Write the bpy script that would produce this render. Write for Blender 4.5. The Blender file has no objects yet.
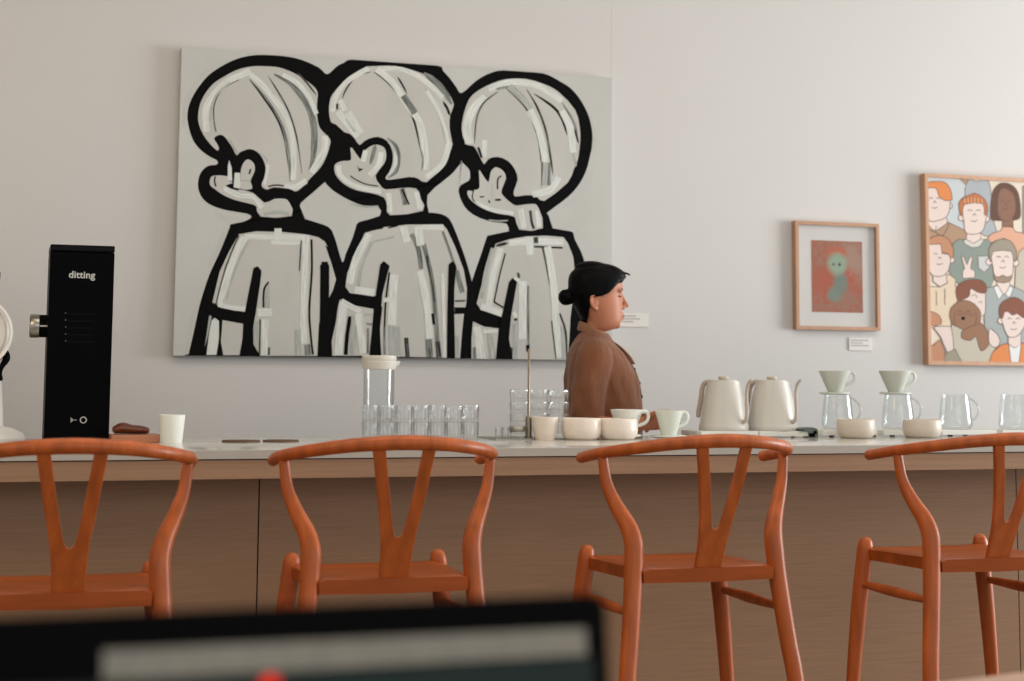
import bpy, bmesh, math, random
import numpy as np
from mathutils import Vector, Matrix, noise
random.seed(4)
C = bpy.context.scene.collection
sc = bpy.context.scene
PI = math.pi

# ------------------------------------------------------------------ camera
F, YAW, PIT, ROLL, SY = 1560.0, 0.31191762, 0.09885445, 0.00673081, -116.4827
CZ = 1.1475
_cy, _sy = math.cos(YAW), math.sin(YAW)
FW = Vector((_sy * math.cos(PIT), _cy * math.cos(PIT), math.sin(PIT)))
_r = Vector((_cy, -_sy, 0)); _u = _r.cross(FW)
RT = _r * math.cos(ROLL) + _u * math.sin(ROLL)
UP = -_r * math.sin(ROLL) + _u * math.cos(ROLL)
cam = bpy.data.cameras.new('camera'); co = bpy.data.objects.new('camera', cam); C.objects.link(co)
m = Matrix((RT, UP, -FW)).transposed().to_4x4(); m.translation = Vector((0, 0, CZ)); co.matrix_world = m
cam.sensor_width = 36; cam.lens = F * 36 / 1024; cam.shift_y = SY / 1024
cam.clip_start = .05; cam.clip_end = 60
cam.dof.use_dof = True; cam.dof.focus_distance = 4.7; cam.dof.aperture_fstop = 3.4
sc.camera = co

def ray(px, py):
    return FW + RT * ((px - 512) / F) - UP * ((py - 340.5 - SY) / F)
def atY(px, py, Y):
    d = ray(px, py); p = d * (Y / d.y); return Vector((p.x, p.y, p.z + CZ))
def atZ(px, py, Z):
    d = ray(px, py); p = d * ((Z - CZ) / d.z); return Vector((p.x, p.y, p.z + CZ))

# ------------------------------------------------------------------ materials
def s2l(c):
    return tuple(((v / 255) / 12.92 if v / 255 <= .04045 else ((v / 255 + .055) / 1.055) ** 2.4) for v in c) + (1,)
MATS = {}
def mat(name, rgb, rough=.6, metal=0, spec=.5, coat=0, noise_amt=0, scale=(8, 8, 8), detail=3, bump=0, emit=0, sheen=0):
    if name in MATS: return MATS[name]
    M = bpy.data.materials.new(name); M.use_nodes = True
    nt = M.node_tree; b = nt.nodes['Principled BSDF']
    col = s2l(rgb)
    b.inputs['Base Color'].default_value = col
    b.inputs['Roughness'].default_value = rough
    b.inputs['Metallic'].default_value = metal
    b.inputs['Specular IOR Level'].default_value = spec
    b.inputs['Coat Weight'].default_value = coat
    b.inputs['Coat Roughness'].default_value = .15
    if sheen: b.inputs['Sheen Weight'].default_value = sheen
    if emit:
        b.inputs['Emission Color'].default_value = col; b.inputs['Emission Strength'].default_value = emit
    if noise_amt or bump:
        tc = nt.nodes.new('ShaderNodeTexCoord'); mp = nt.nodes.new('ShaderNodeMapping')
        mp.inputs['Scale'].default_value = scale
        nz = nt.nodes.new('ShaderNodeTexNoise'); nz.inputs['Scale'].default_value = 1; nz.inputs['Detail'].default_value = detail
        nt.links.new(tc.outputs['Object'], mp.inputs[0]); nt.links.new(mp.outputs[0], nz.inputs['Vector'])
        if noise_amt:
            mr = nt.nodes.new('ShaderNodeMapRange')
            mr.inputs['From Min'].default_value = .3; mr.inputs['From Max'].default_value = .7
            mr.inputs['To Min'].default_value = 1 - noise_amt; mr.inputs['To Max'].default_value = 1 + noise_amt
            nt.links.new(nz.outputs['Fac'], mr.inputs['Value'])
            mx = nt.nodes.new('ShaderNodeVectorMath'); mx.operation = 'SCALE'
            mx.inputs[0].default_value = col[:3]
            nt.links.new(mr.outputs[0], mx.inputs['Scale']); nt.links.new(mx.outputs[0], b.inputs['Base Color'])
        if bump:
            bp = nt.nodes.new('ShaderNodeBump'); bp.inputs['Strength'].default_value = bump; bp.inputs['Distance'].default_value = .01
            nt.links.new(nz.outputs['Fac'], bp.inputs['Height']); nt.links.new(bp.outputs[0], b.inputs['Normal'])
    MATS[name] = M; return M

def glass_mat(name, tint=(.965, .975, .975), edge=.75, base=.04, rough=.03, edgecol=(.55, .6, .6, 1)):
    M = bpy.data.materials.new(name); M.use_nodes = True; nt = M.node_tree
    for n in list(nt.nodes): nt.nodes.remove(n)
    out = nt.nodes.new('ShaderNodeOutputMaterial')
    lw = nt.nodes.new('ShaderNodeLayerWeight'); lw.inputs['Blend'].default_value = .5
    pw = nt.nodes.new('ShaderNodeMath'); pw.operation = 'POWER'; pw.inputs[1].default_value = 3.0
    nt.links.new(lw.outputs['Facing'], pw.inputs[0])
    mixc = nt.nodes.new('ShaderNodeMix'); mixc.data_type = 'RGBA'
    mixc.inputs['A'].default_value = tint + (1,); mixc.inputs['B'].default_value = edgecol
    nt.links.new(pw.outputs[0], mixc.inputs['Factor'])
    tr = nt.nodes.new('ShaderNodeBsdfTransparent'); nt.links.new(mixc.outputs['Result'], tr.inputs['Color'])
    gl = nt.nodes.new('ShaderNodeBsdfGlossy'); gl.inputs['Roughness'].default_value = rough
    ma = nt.nodes.new('ShaderNodeMath'); ma.operation = 'MULTIPLY_ADD'; ma.inputs[1].default_value = edge * .5; ma.inputs[2].default_value = base
    nt.links.new(pw.outputs[0], ma.inputs[0])
    ms = nt.nodes.new('ShaderNodeMixShader')
    nt.links.new(ma.outputs[0], ms.inputs[0]); nt.links.new(tr.outputs[0], ms.inputs[1]); nt.links.new(gl.outputs[0], ms.inputs[2])
    nt.links.new(ms.outputs[0], out.inputs[0]); MATS[name] = M
    return M

def brush_mat(name, rgb, under, cover=.5, soft=.25):
    """dry brush paint: streaks along the stroke, the layer below showing through"""
    M = bpy.data.materials.new(name); M.use_nodes = True; nt = M.node_tree; bs = nt.nodes['Principled BSDF']
    bs.inputs['Roughness'].default_value = .7; bs.inputs['Specular IOR Level'].default_value = .2
    uv = nt.nodes.new('ShaderNodeUVMap'); uv.uv_map = 'brush'
    mp = nt.nodes.new('ShaderNodeMapping'); mp.inputs['Scale'].default_value = (.045, 1.1, 1)
    nz = nt.nodes.new('ShaderNodeTexNoise'); nz.inputs['Scale'].default_value = 1; nz.inputs['Detail'].default_value = 4; nz.inputs['Roughness'].default_value = .6
    nt.links.new(uv.outputs[0], mp.inputs[0]); nt.links.new(mp.outputs[0], nz.inputs['Vector'])
    mr = nt.nodes.new('ShaderNodeMapRange'); mr.inputs['From Min'].default_value = cover - soft; mr.inputs['From Max'].default_value = cover + soft
    nt.links.new(nz.outputs['Fac'], mr.inputs['Value'])
    mx = nt.nodes.new('ShaderNodeMix'); mx.data_type = 'RGBA'; mx.inputs['A'].default_value = s2l(rgb); mx.inputs['B'].default_value = s2l(under)
    nt.links.new(mr.outputs[0], mx.inputs['Factor']); nt.links.new(mx.outputs['Result'], bs.inputs['Base Color'])
    return M
def wood(name, rgb, rough=.38, coat=.15, stretch=(40, 4, 40), amt=.22, spec=.5):
    return mat(name, rgb, rough=rough, coat=coat, noise_amt=amt, scale=stretch, detail=6, spec=spec)

W_CHAIR = wood('orange_oiled_wood', (184, 92, 37), rough=.42, coat=.05, stretch=(30, 30, 3), spec=.40, amt=.28)
W_SEAT = wood('orange_seat_wood', (166, 81, 31), rough=.33, coat=.05, stretch=(3, 30, 30), spec=.22, amt=.28)
W_COUNTER = wood('counter_veneer', (163, 129, 101), rough=.55, coat=0, stretch=(5, 150, 150), amt=.09, spec=.25)
W_FASCIA = wood('fascia_veneer', (164, 130, 102), rough=.5, coat=0, stretch=(2.5, 90, 90), amt=.10, spec=.3)
STONE = mat('pale_stone', (212, 208, 199), rough=.12, noise_amt=.015, scale=(30, 30, 30), spec=.5)
WALL = mat('wall_paint', (211, 209, 206), rough=.9, noise_amt=.012, scale=(1.2, 1.2, 1.2), detail=5, spec=.1)
FLOOR = mat('floor_concrete', (120, 105, 92), rough=.6, noise_amt=.1, scale=(3, 3, 3))
CEIL = mat('ceiling_paint', (205, 198, 190), rough=.9)
BLACK = mat('black_gloss', (2, 2, 3), rough=.4, spec=.04)
BLACKM = mat('black_matte', (3, 3, 3), rough=.6, spec=.06)
WHITEP = mat('white_enamel', (214, 210, 202), rough=.3)
STEEL = mat('brushed_steel', (170, 168, 158), rough=.3, metal=1)
CER_W = mat('white_ceramic', (240, 241, 233), rough=.3, coat=.3)
CER_G = mat('pale_green_ceramic', (222, 228, 217), rough=.35, coat=.3)
CER_GR = mat('grey_green_ceramic', (198, 203, 192), rough=.4, coat=.2)
CER_B = mat('beige_ceramic', (236, 224, 210), rough=.4, coat=.2, noise_amt=.03, scale=(60, 60, 60))
CER_B2 = mat('taupe_ceramic', (208, 197, 182), rough=.45, coat=.1, noise_amt=.03, scale=(60, 60, 60))
KET = mat('kettle_enamel', (208, 205, 196), rough=.38, spec=.5)
KETD = mat('kettle_taupe', (196, 184, 168), rough=.5)
SCALEM = mat('scale_white', (226, 226, 219), rough=.4)
GLASS = glass_mat('clear_glass', edgecol=(.76, .79, .79, 1))
GLASSR = glass_mat('ribbed_glass', tint=(.975, .98, .978), edge=1.0, base=.09, rough=.08, edgecol=(.74, .77, .75, 1))
PANE = glass_mat('picture_glass', tint=(.97, .97, .97), edge=.3, base=.05, rough=.05, edgecol=(.9, .9, .9, 1))
FRAMEW = wood('frame_wood', (184, 142, 112), rough=.5, coat=0, stretch=(30, 30, 4), amt=.12)
SKIN = mat('skin', (184, 120, 90), rough=.5, spec=.4)
HAIR = mat('black_hair', (4, 3, 4), rough=.45, spec=.08, noise_amt=.4, scale=(20, 20, 90))
SHIRT = mat('brown_linen', (122, 78, 54), rough=.9, spec=.15, noise_amt=.12, scale=(22, 22, 7), detail=4, sheen=.2, bump=.9)
TROUSER = mat('dark_trousers', (34, 30, 30), rough=.9)
LEATHER = mat('brown_leather', (104, 52, 32), rough=.45, noise_amt=.2, scale=(40, 40, 40))

# ------------------------------------------------------------------ helpers
def link(name, me, m, parent=None, smooth=True, loc=None):
    o = bpy.data.objects.new(name, me); C.objects.link(o)
    for mm in (m if isinstance(m, (list, tuple)) else [m]): me.materials.append(mm)
    if parent: o.parent = parent
    if loc is not None: o.location = loc
    return o
def obj(name, bm, m, parent=None, smooth=True, angle=40, loc=None):
    bmesh.ops.recalc_face_normals(bm, faces=bm.faces[:])
    for f in bm.faces: f.smooth = smooth
    if smooth:
        for e in bm.edges:
            if len(e.link_faces) == 2 and e.calc_face_angle(0) > math.radians(angle): e.smooth = False
    me = bpy.data.meshes.new(name); bm.to_mesh(me); bm.free()
    return link(name, me, m, parent, loc=loc)
def thing(name, label, cat, loc=(0, 0, 0), rotz=0, group=None):
    o = bpy.data.objects.new(name, None); C.objects.link(o); o.empty_display_size = .05
    o.location = loc; o.rotation_euler = (0, 0, rotz)
    return tag(o, label, cat, group)
def tag(o, label, cat, group=None):
    o['label'] = label; o['category'] = cat
    if group: o['group'] = group
    return o
def struct(name, bm, m, smooth=False):
    o = obj(name, bm, m, smooth=smooth); o['kind'] = 'structure'; return o
def dup(root, loc, label, group=None, rotz=None):
    r = root.copy(); C.objects.link(r); r.location = loc; r['label'] = label
    if group: r['group'] = group
    if rotz is not None: r.rotation_euler = (0, 0, rotz)
    for ch in list(root.children):
        c = ch.copy(); C.objects.link(c); c.parent = r
        for g in list(ch.children):
            d = g.copy(); C.objects.link(d); d.parent = c
    return r
def box(bm, x0, x1, y0, y1, z0, z1, bev=0, seg=2, rot=None):
    b = bmesh.new()
    vs = [b.verts.new((x, y, z)) for x in (x0, x1) for y in (y0, y1) for z in (z0, z1)]
    for q in ((0, 1, 3, 2), (4, 6, 7, 5), (0, 4, 5, 1), (2, 3, 7, 6), (0, 2, 6, 4), (1, 5, 7, 3)):
        b.faces.new([vs[i] for i in q])
    if bev: bmesh.ops.bevel(b, geom=b.edges[:], offset=bev, segments=seg, affect='EDGES', profile=.7)
    if rot: bmesh.ops.transform(b, matrix=rot, verts=b.verts)
    merge(bm, b)
def merge(bm, b):
    me = bpy.data.meshes.new('tmp'); b.to_mesh(me); b.free(); bm.from_mesh(me); bpy.data.meshes.remove(me)
def lathe(bm, prof, cx=0, cy=0, cz=0, seg=32, mod=None, axis='z', ring=False):
    rings = []
    for r, z in prof:
        rg = []
        for i in range(seg):
            a = 2 * PI * i / seg
            rr = r * (mod(a, z) if mod else 1)
            p = (rr * math.cos(a), rr * math.sin(a), z)
            if axis == 'x': p = (p[2], p[0], p[1])
            if axis == 'y': p = (p[0], p[2], p[1])
            rg.append(bm.verts.new((cx + p[0], cy + p[1], cz + p[2])))
        rings.append(rg)
    for a, b in list(zip(rings, rings[1:])) + ([(rings[-1], rings[0])] if ring else []):
        for i in range(seg):
            j = (i + 1) % seg; bm.faces.new((a[i], a[j], b[j], b[i]))
    if ring: return
    for rg in (rings[0], rings[-1]):
        try: bm.faces.new(rg)
        except ValueError: pass
def cr(pts, n=8, closed=False):
    """Catmull-Rom through points (tuples of any length)."""
    P = [np.array(p, float) for p in pts]; out = []
    N = len(P); rng = range(N) if closed else range(N - 1)
    for i in rng:
        if closed: p0, p1, p2, p3 = P[(i - 1) % N], P[i], P[(i + 1) % N], P[(i + 2) % N]
        else: p0, p1, p2, p3 = P[max(i - 1, 0)], P[i], P[i + 1], P[min(i + 2, N - 1)]
        for k in range(n):
            t = k / n
            out.append(.5 * (2 * p1 + (p2 - p0) * t + (2 * p0 - 5 * p1 + 4 * p2 - p3) * t * t + (3 * p1 - p0 - 3 * p2 + p3) * t ** 3))
    if not closed: out.append(P[-1])
    return out
def tube(bm, pts, n=6, seg=14, caps=True, round_caps=True, up=None, ratio=1.0):
    """pts: (x,y,z,r) or (x,y,z,rx,ry); swept with smooth radii. ratio scales second axis."""
    q = cr(pts, n) if n > 1 else [np.array(p, float) for p in pts]
    if round_caps:
        def capend(a, b):
            d = a[:3] - b[:3]; d = d / np.linalg.norm(d); res = []
            for th in (25, 50, 72, 86):
                c = a.copy(); c[:3] = a[:3] + d * a[3] * math.sin(math.radians(th)) * .8; c[3:] = a[3:] * math.cos(math.radians(th)); res.append(c)
            return res
        q = capend(q[0], q[1])[::-1] + q + capend(q[-1], q[-2])
    T = []
    for i in range(len(q)):
        t = q[min(i + 1, len(q) - 1)][:3] - q[max(i - 1, 0)][:3]; T.append(Vector(t).normalized())
    u = Vector(up) if up else (Vector((0, 0, 1)) if abs(T[0].z) < .9 else Vector((1, 0, 0)))
    rings = []
    for i, p in enumerate(q):
        if up: u = Vector(up)
        u = (u - T[i] * u.dot(T[i])).normalized(); v = T[i].cross(u)
        rx = p[3]; ry = p[4] if len(p) > 4 else p[3] * ratio
        rings.append([bm.verts.new(Vector(p[:3]) + u * (rx * math.cos(2 * PI * k / seg)) + v * (ry * math.sin(2 * PI * k / seg))) for k in range(seg)])
    for a, b in zip(rings, rings[1:]):
        for k in range(seg):
            j = (k + 1) % seg; bm.faces.new((a[k], a[j], b[j], b[k]))
    if caps: bm.faces.new(rings[0]); bm.faces.new(rings[-1])
def plate(bm, pts, y0, y1):
    """closed outline of (x,z) extruded from y0 to y1"""
    a = [bm.verts.new((x, y0, z)) for x, z in pts]; b = [bm.verts.new((x, y1, z)) for x, z in pts]
    bm.faces.new(a); bm.faces.new(b[::-1])
    for i in range(len(pts)):
        j = (i + 1) % len(pts); bm.faces.new((a[i], b[i], b[j], a[j]))
def rrect(x0, x1, z0, z1, r, n=6):
    out = []
    for cx, cz, a0 in ((x1 - r, z1 - r, 0), (x0 + r, z1 - r, 90), (x0 + r, z0 + r, 180), (x1 - r, z0 + r, 270)):
        for k in range(n + 1):
            a = math.radians(a0 + 90 * k / n); out.append((cx + r * math.cos(a), cz + r * math.sin(a)))
    return out
def evaluated(o):
    dg = bpy.context.evaluated_depsgraph_get(); dg.update()
    return bpy.data.meshes.new_from_object(o.evaluated_get(dg))
def remeshed(name, bm, voxel, smooth_it=4):
    me = bpy.data.meshes.new(name); bmesh.ops.recalc_face_normals(bm, faces=bm.faces[:]); bm.to_mesh(me); bm.free()
    o = bpy.data.objects.new(name, me); C.objects.link(o)
    md = o.modifiers.new('r', 'REMESH'); md.mode = 'VOXEL'; md.voxel_size = voxel; md.use_smooth_shade = True
    ms = o.modifiers.new('s', 'SMOOTH'); ms.iterations = smooth_it; ms.factor = .5
    res = evaluated(o); bpy.data.objects.remove(o); bpy.data.meshes.remove(me)
    for p in res.polygons: p.use_smooth = True
    res.name = name
    return res

# ------------------------------------------------------------------ setting
YW = 6.3      # back wall
b = bmesh.new(); box(b, -4.2, 9.2, YW, YW + .15, 0, 3.7); struct('wall_back', b, WALL)
b = bmesh.new(); box(b, -4.35, -4.2, -3.2, YW + .15, 0, 3.7); struct('wall_left', b, WALL)
b = bmesh.new(); box(b, -4.35, 9.2, -3.2, YW + .15, -.1, 0); struct('floor', b, FLOOR)
b = bmesh.new(); box(b, -4.35, 9.2, -3.2, YW + .15, 3.7, 3.8); struct('ceiling', b, CEIL)
# faint plaster seam running up the wall beside the big painting
sx = atY(612.5, 30, YW).x
b = bmesh.new(); box(b, sx - .003, sx + .003, YW - .0006, YW + .01, 0.0, 3.7); struct('trim_1', b, mat('seam_paint', (213, 211, 208), rough=.9))

# ------------------------------------------------------------------ bar counter
YC = 4.30; TOP = .95; YB = 5.16
XL, XR = -2.6, 6.4
ct = thing('countertop', 'long pale stone countertop running the full width of the bar', 'countertop', (1.6, YC, TOP))
b = bmesh.new(); box(b, XL - 1.6, XR - 1.6, .003, YB - YC, -.0245, 0, bev=.0015); obj('slab', b, STONE, ct)
b = bmesh.new(); box(b, XL - 1.6, XR - 1.6, 0, .0035, -.0245, -.0006, bev=.0008); obj('front_edge_shade', b, mat('stone_edge_shade', (184, 179, 168), rough=.45, noise_amt=.02, scale=(20, 20, 20)), ct, smooth=False)  # same stone, coloured darker so the front face looks shaded below the top
ctr = thing('bar_counter', 'wood veneer bar counter with a recessed front, behind the four bar chairs', 'counter', (1.6, YC + .25, 0))
OX, OY = 1.6, YC + .25
def cbox(x0, x1, y0, y1, z0, z1, bev=0):
    b = bmesh.new(); box(b, x0 - OX, x1 - OX, y0 - OY, y1 - OY, z0, z1, bev); return b
obj('fascia', cbox(XL, XR, YC + .006, YC + .026, TOP - .0785, TOP - .0275), W_FASCIA, ctr, smooth=False)
obj('shadow_gap', cbox(XL, XR, YC + .012, YB - .01, TOP - .0275, TOP - .0245), mat('gap_dark', (46, 30, 22), rough=.9), ctr, smooth=False)
YP = 4.55
j1 = atY(258, 545, YP).x
pw = atY(1020, 640, YP).x - j1
edges = [j1 - pw, j1, j1 + pw, j1 + 2 * pw]
edges = [XL + .05] + edges + [XR - .05]
for x0, x1 in zip(edges, edges[1:]):
    obj('front_panel', cbox(x0 + .002, x1 - .002, YP, YP + .02, .06, TOP - .0275), W_COUNTER, ctr, smooth=False)
obj('carcass', cbox(XL + .05, XR - .05, YP + .02, YB - .06, .06, TOP - .03), mat('carcass_dark', (40, 30, 24), rough=.8), ctr, smooth=False)
obj('plinth', cbox(XL + .05, XR - .05, YP + .05, YB - .1, 0, .06), mat('plinth_dark', (30, 24, 20), rough=.8), ctr, smooth=False)

# ------------------------------------------------------------------ wishbone bar chairs
def make_chair(label):
    t = thing('wishbone_bar_chair', label, 'chair', (1.70, 3.65, 0))
    # rear legs sweep up and forward into the arms
    for s in (-1, 1):
        b = bmesh.new()
        tube(b, [(s * .262, -.075, 0, .017), (s * .245, -.052, .2, .0195), (s * .229, -.028, .40, .0215), (s * .2185, -.016, .48, .022),
                 (s * .208, -.005, .57, .0225), (s * .1985, .006, .66, .0235), (s * .1945, .012, .72, .024), (s * .195, .018, .75, .0235),
                 (s * .203, .03, .783, .022), (s * .218, .045, .815, .0195), (s * .2335, .058, .85, .017), (s * .2465, .067, .89, .0145), (s * .2545, .073, .953, .0125)],
             n=4, seg=14)
        obj('rear_leg', b, W_CHAIR, t)
        b = bmesh.new()
        tube(b, [(s * .251, .375, 0, .0155), (s * .232, .367, .28, .019), (s * .212, .36, .5, .0225), (s * .1975, .356, .62, .0235), (s * .192, .354, .672, .0225), (s * .190, .354, .688, .0195)], n=4, seg=14)
        obj('front_leg', b, W_CHAIR, t)
        b = bmesh.new()
        tube(b, [(s * .206, .362, .572, .0085, .008), (s * .207, .27, .572, .0125, .0095), (s * .2075, .18, .572, .0145, .0105), (s * .208, .09, .572, .0125, .0095), (s * .209, -.004, .572, .0085, .008)],
             n=4, seg=12, round_caps=False, up=(0, 0, 1))
        obj('side_stretcher', b, W_CHAIR, t)
    b = bmesh.new(); tube(b, [(-.24, .369, .22, .011), (0, .369, .22, .014), (.24, .369, .22, .011)], n=4, seg=12)
    obj('footrest', b, W_CHAIR, t)
    # bent crest rail
    R = [(-.2625, .205, .944), (-.2655, .15, .951), (-.2615, .09, .9595), (-.243, .03, .968), (-.197, -.04, .980), (-.11, -.093, .993), (0, -.110, .9985)]
    P = [(x, y, z, .0145 + .003 * (1 - abs(x) / .27), .0145 + .004 * (1 - abs(x) / .27)) for x, y, z in R]
    P = P + [(-p[0],) + p[1:] for p in P[-2::-1]]
    b = bmesh.new(); tube(b, P, n=8, seg=16, up=(0, 0, 1)); obj('crest_rail', b, W_CHAIR, t)
    # Y splat
    out = cr([(.036, .664), (.0365, .72), (.0420, .785), (.0545, .86), (.0655, .93), (.0755, .990)], 5)
    inn = cr([(.0, .776), (.0085, .782), (.0145, .80), (.0255, .86), (.0365, .93), (.0455, .990)], 5)
    L = [(x, z) for x, z in out]; I = [(x, z) for x, z in inn]
    poly = L + I[::-1] + [(-x, z) for x, z in I[1:]] + [(-x, z) for x, z in L[::-1]]
    b = bmesh.new(); plate(b, poly, -.0065, .0065)
    for v in b.verts:
        k = (v.co.z - .664) / (.990 - .664); v.co.y += .006 - .112 * k - .012 * math.sin(k * PI)
    o = obj('y_splat', b, W_CHAIR, t)
    md = o.modifiers.new('bev', 'BEVEL'); md.width = .003; md.segments = 2; md.limit_method = 'ANGLE'; md.angle_limit = math.radians(50)
    # dished solid seat
    b = bmesh.new(); NX, NY = 20, 16; top = []; bot = []
    for j in range(NY + 1):
        v = j / NY; y = -.014 + .384 * v; hw = .1795 + .0155 * min(1, v * 1.05); rt = []; rb = []
        for i in range(NX + 1):
            u = -1 + 2 * i / NX
            ed = .006 * (max(0, abs(u) - .9) / .1) ** 2 + .006 * (max(0, abs(2 * v - 1) - .92) / .08) ** 2
            dish = .011 * (1 - u * u) * math.sin(PI * min(1, max(0, v))) ** .7
            yy = y + (.012 * (1 - u * u) if v > .95 else 0)
            rt.append(b.verts.new((u * hw, yy, .685 - .009 * v - dish - ed))); rb.append(b.verts.new((u * hw * .99, yy, .643 - .006 * v + .003 * abs(u))))
        top.append(rt); bot.append(rb)
    for j in range(NY):
        for i in range(NX):
            b.faces.new((top[j][i], top[j][i + 1], top[j + 1][i + 1], top[j + 1][i]))
            b.faces.new((bot[j][i], bot[j + 1][i], bot[j + 1][i + 1], bot[j][i + 1]))
    for i in range(NX):
        b.faces.new((top[0][i], bot[0][i], bot[0][i + 1], top[0][i + 1])); b.faces.new((top[NY][i], top[NY][i + 1], bot[NY][i + 1], bot[NY][i]))
    for j in range(NY):
        b.faces.new((top[j][0], top[j + 1][0], bot[j + 1][0], bot[j][0])); b.faces.new((top[j][NX], bot[j][NX], bot[j + 1][NX], top[j + 1][NX]))
    obj('seat', b, W_SEAT, t, angle=55)
    return t
GCH = 'wishbone bar chairs along the counter'
ch = make_chair('orange wooden wishbone bar chair in front of the woman and the beige bowls'); ch['group'] = GCH
dup(ch, (.147, 3.59, 0), 'orange wooden wishbone bar chair in front of the black grinder, cut by left edge', GCH, math.radians(-2.5))
dup(ch, (.889, 3.65, 0), 'orange wooden wishbone bar chair in front of the glass jar and ribbed tumblers', GCH, math.radians(-2))
dup(ch, (2.552, 3.65, 0), 'orange wooden wishbone bar chair cut by right edge, in front of the glass servers', GCH)

# ------------------------------------------------------------------ paint layers for the pictures
class Layers:
    """flat shapes stacked a hair apart on a picture plane; one mesh, one material per colour"""
    def __init__(s, Y): s.b = bmesh.new(); s.uv = s.b.loops.layers.uv.new('brush'); s.Y = Y; s.k = 0; s.mats = []; s.clip = None
    def idx(s, m):
        if m not in s.mats: s.mats.append(m)
        return s.mats.index(m)
    def conv(s, q):
        p = atY(q[0], q[1], s.Y); x, z = p.x, p.z
        if s.clip: x = min(max(x, s.clip[0]), s.clip[1]); z = min(max(z, s.clip[2]), s.clip[3])
        return x, z
    def poly(s, pts, m, smooth=4, step=True):
        if step: s.k += 1
        q = [tuple(p) for p in (cr(pts, smooth, True) if smooth else pts)]
        vs = []; last = None
        for p in q:
            x, z = s.conv(p)
            if last and abs(x - last[0]) + abs(z - last[1]) < 1e-5: continue
            last = (x, z); vs.append(s.b.verts.new((x, s.Y - s.k * .00002, z)))
        if len(vs) < 3: return
        f = s.b.faces.new(vs); f.material_index = s.idx(m)
        f.normal_update()
        if f.normal.y > 0: f.normal_flip()
        bmesh.ops.triangulate(s.b, faces=[f])
    def line(s, pts, w, m, n=6, taper=0, closed=False):
        s.k += 1
        q = cr(pts, n, closed); 
        if closed: q.append(q[0])
        prev = None; run = 0.0; off = s.k * 3.17
        for i, p in enumerate(q):
            a = q[max(i - 1, 0)]; c = q[min(i + 1, len(q) - 1)]
            d = c - a; L = math.hypot(*d) or 1; nx, ny = -d[1] / L, d[0] / L
            if i: run += math.hypot(*(p - q[i - 1]))
            t = i / (len(q) - 1); ww = w * .5
            if taper: ww *= min(1, .25 + 3.0 * min(t, 1 - t)) if taper == 1 else (1 - t * .85)
            A = s.conv((p[0] + nx * ww, p[1] + ny * ww)); B = s.conv((p[0] - nx * ww, p[1] - ny * ww))
            y = s.Y - s.k * .00002
            A = s.b.verts.new((A[0], y, A[1])); B = s.b.verts.new((B[0], y, B[1]))
            if prev:
                f = s.b.faces.new((prev[0], A, B, prev[1])); f.material_index = s.idx(m)
                for lp_, uv_ in zip(f.loops, ((prev[2], 0), (run, 0), (run, w), (prev[2], w))): lp_[s.uv].uv = (uv_[0] + off, uv_[1] + off)
                f.normal_update()
                if f.normal.y > 0: f.normal_flip()
            prev = (A, B, run)
    def build(s, name, parent):
        for v in s.b.verts: v.co -= parent.location
        me = bpy.data.meshes.new(name); s.b.to_mesh(me); s.b.free()
        return link(name, me, s.mats, parent)
def reg(ox, oy, sc_):
    return lambda *pts: [(ox + x / sc_, oy + y / sc_) for x, y in pts]

# ------------------------------------------------------------------ big black and white painting
YPF = YW - .042                                  # front face of the canvas
c0 = atY(181.7, 47.5, YPF); c1 = atY(172.8, 355.2, YPF); c2 = atY(612.4, 77.6, YPF); c3 = atY(606, 361, YPF)
px0, px1, pz0, pz1 = (c0.x + c1.x) / 2, c2.x, (c1.z + c3.z) / 2, (c0.z + c2.z) / 2
pt = thing('large_painting', 'large unframed black and white brush painting of three figures in profile', 'painting', ((px0 + px1) / 2, YW, (pz0 + pz1) / 2))
CANV = mat('canvas_white', (198, 199, 194), rough=.85, noise_amt=.05, scale=(3, 3, 2), detail=6, spec=.2)
b = bmesh.new(); box(b, px0 - pt.location.x, px1 - pt.location.x, -.042, -.006, pz0 - pt.location.z, pz1 - pt.location.z, bev=.002)
obj('canvas', b, CANV, pt, smooth=False)
b = bmesh.new(); hx, hz = (px1 - px0) / 2 - .004, (pz1 - pz0) / 2 - .004
box(b, -hx, -hx + .05, -.007, -.001, -hz, hz); box(b, hx - .05, hx, -.007, -.001, -hz, hz); box(b, -hx + .05, hx - .05, -.007, -.001, -hz, -hz + .05); box(b, -hx + .05, hx - .05, -.007, -.001, hz - .05, hz)
obj('stretcher_frame', b, FRAMEW, pt, smooth=False)
INK = mat('black_paint', (6, 6, 6), rough=.6, spec=.08)
LITE = mat('paint_light', (197, 196, 190), rough=.8, noise_amt=.05, scale=(5, 5, 3), spec=.2)
UND = (196, 197, 191)
WHT = brush_mat('paint_white', (226, 229, 224), (176, 181, 175), .60, .16)
GRY = brush_mat('paint_grey', (146, 152, 147), (206, 208, 203), .52, .18)
DGR = brush_mat('paint_dark_grey', (58, 66, 62), (186, 190, 184), .55, .16)
THIN = brush_mat('paint_charcoal', (24, 26, 26), (150, 154, 150), .62, .16)
P = Layers(YPF - .0002); P.clip = (px0 + .001, px1 - .001, pz0 + .001, pz1 - .001)
S = 1021 / 150
A1, B1, C1, D1 = reg(180, 45, S), reg(180, 130, S), reg(180, 210, S), reg(180, 265, S)
A2, B2, C2, D2 = reg(315, 50, S), reg(315, 130, S), reg(325, 200, S), reg(325, 265, S)
A3, B3, C3, D3 = reg(450, 60, S), reg(450, 140, S), reg(450, 210, S), reg(450, 265, S)
def L(pts, w, m, **k): P.line(pts, w / S, m, **k)
WASH = brush_mat('paint_wash', (188, 189, 184), (203, 203, 198), .5, .2)
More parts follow.
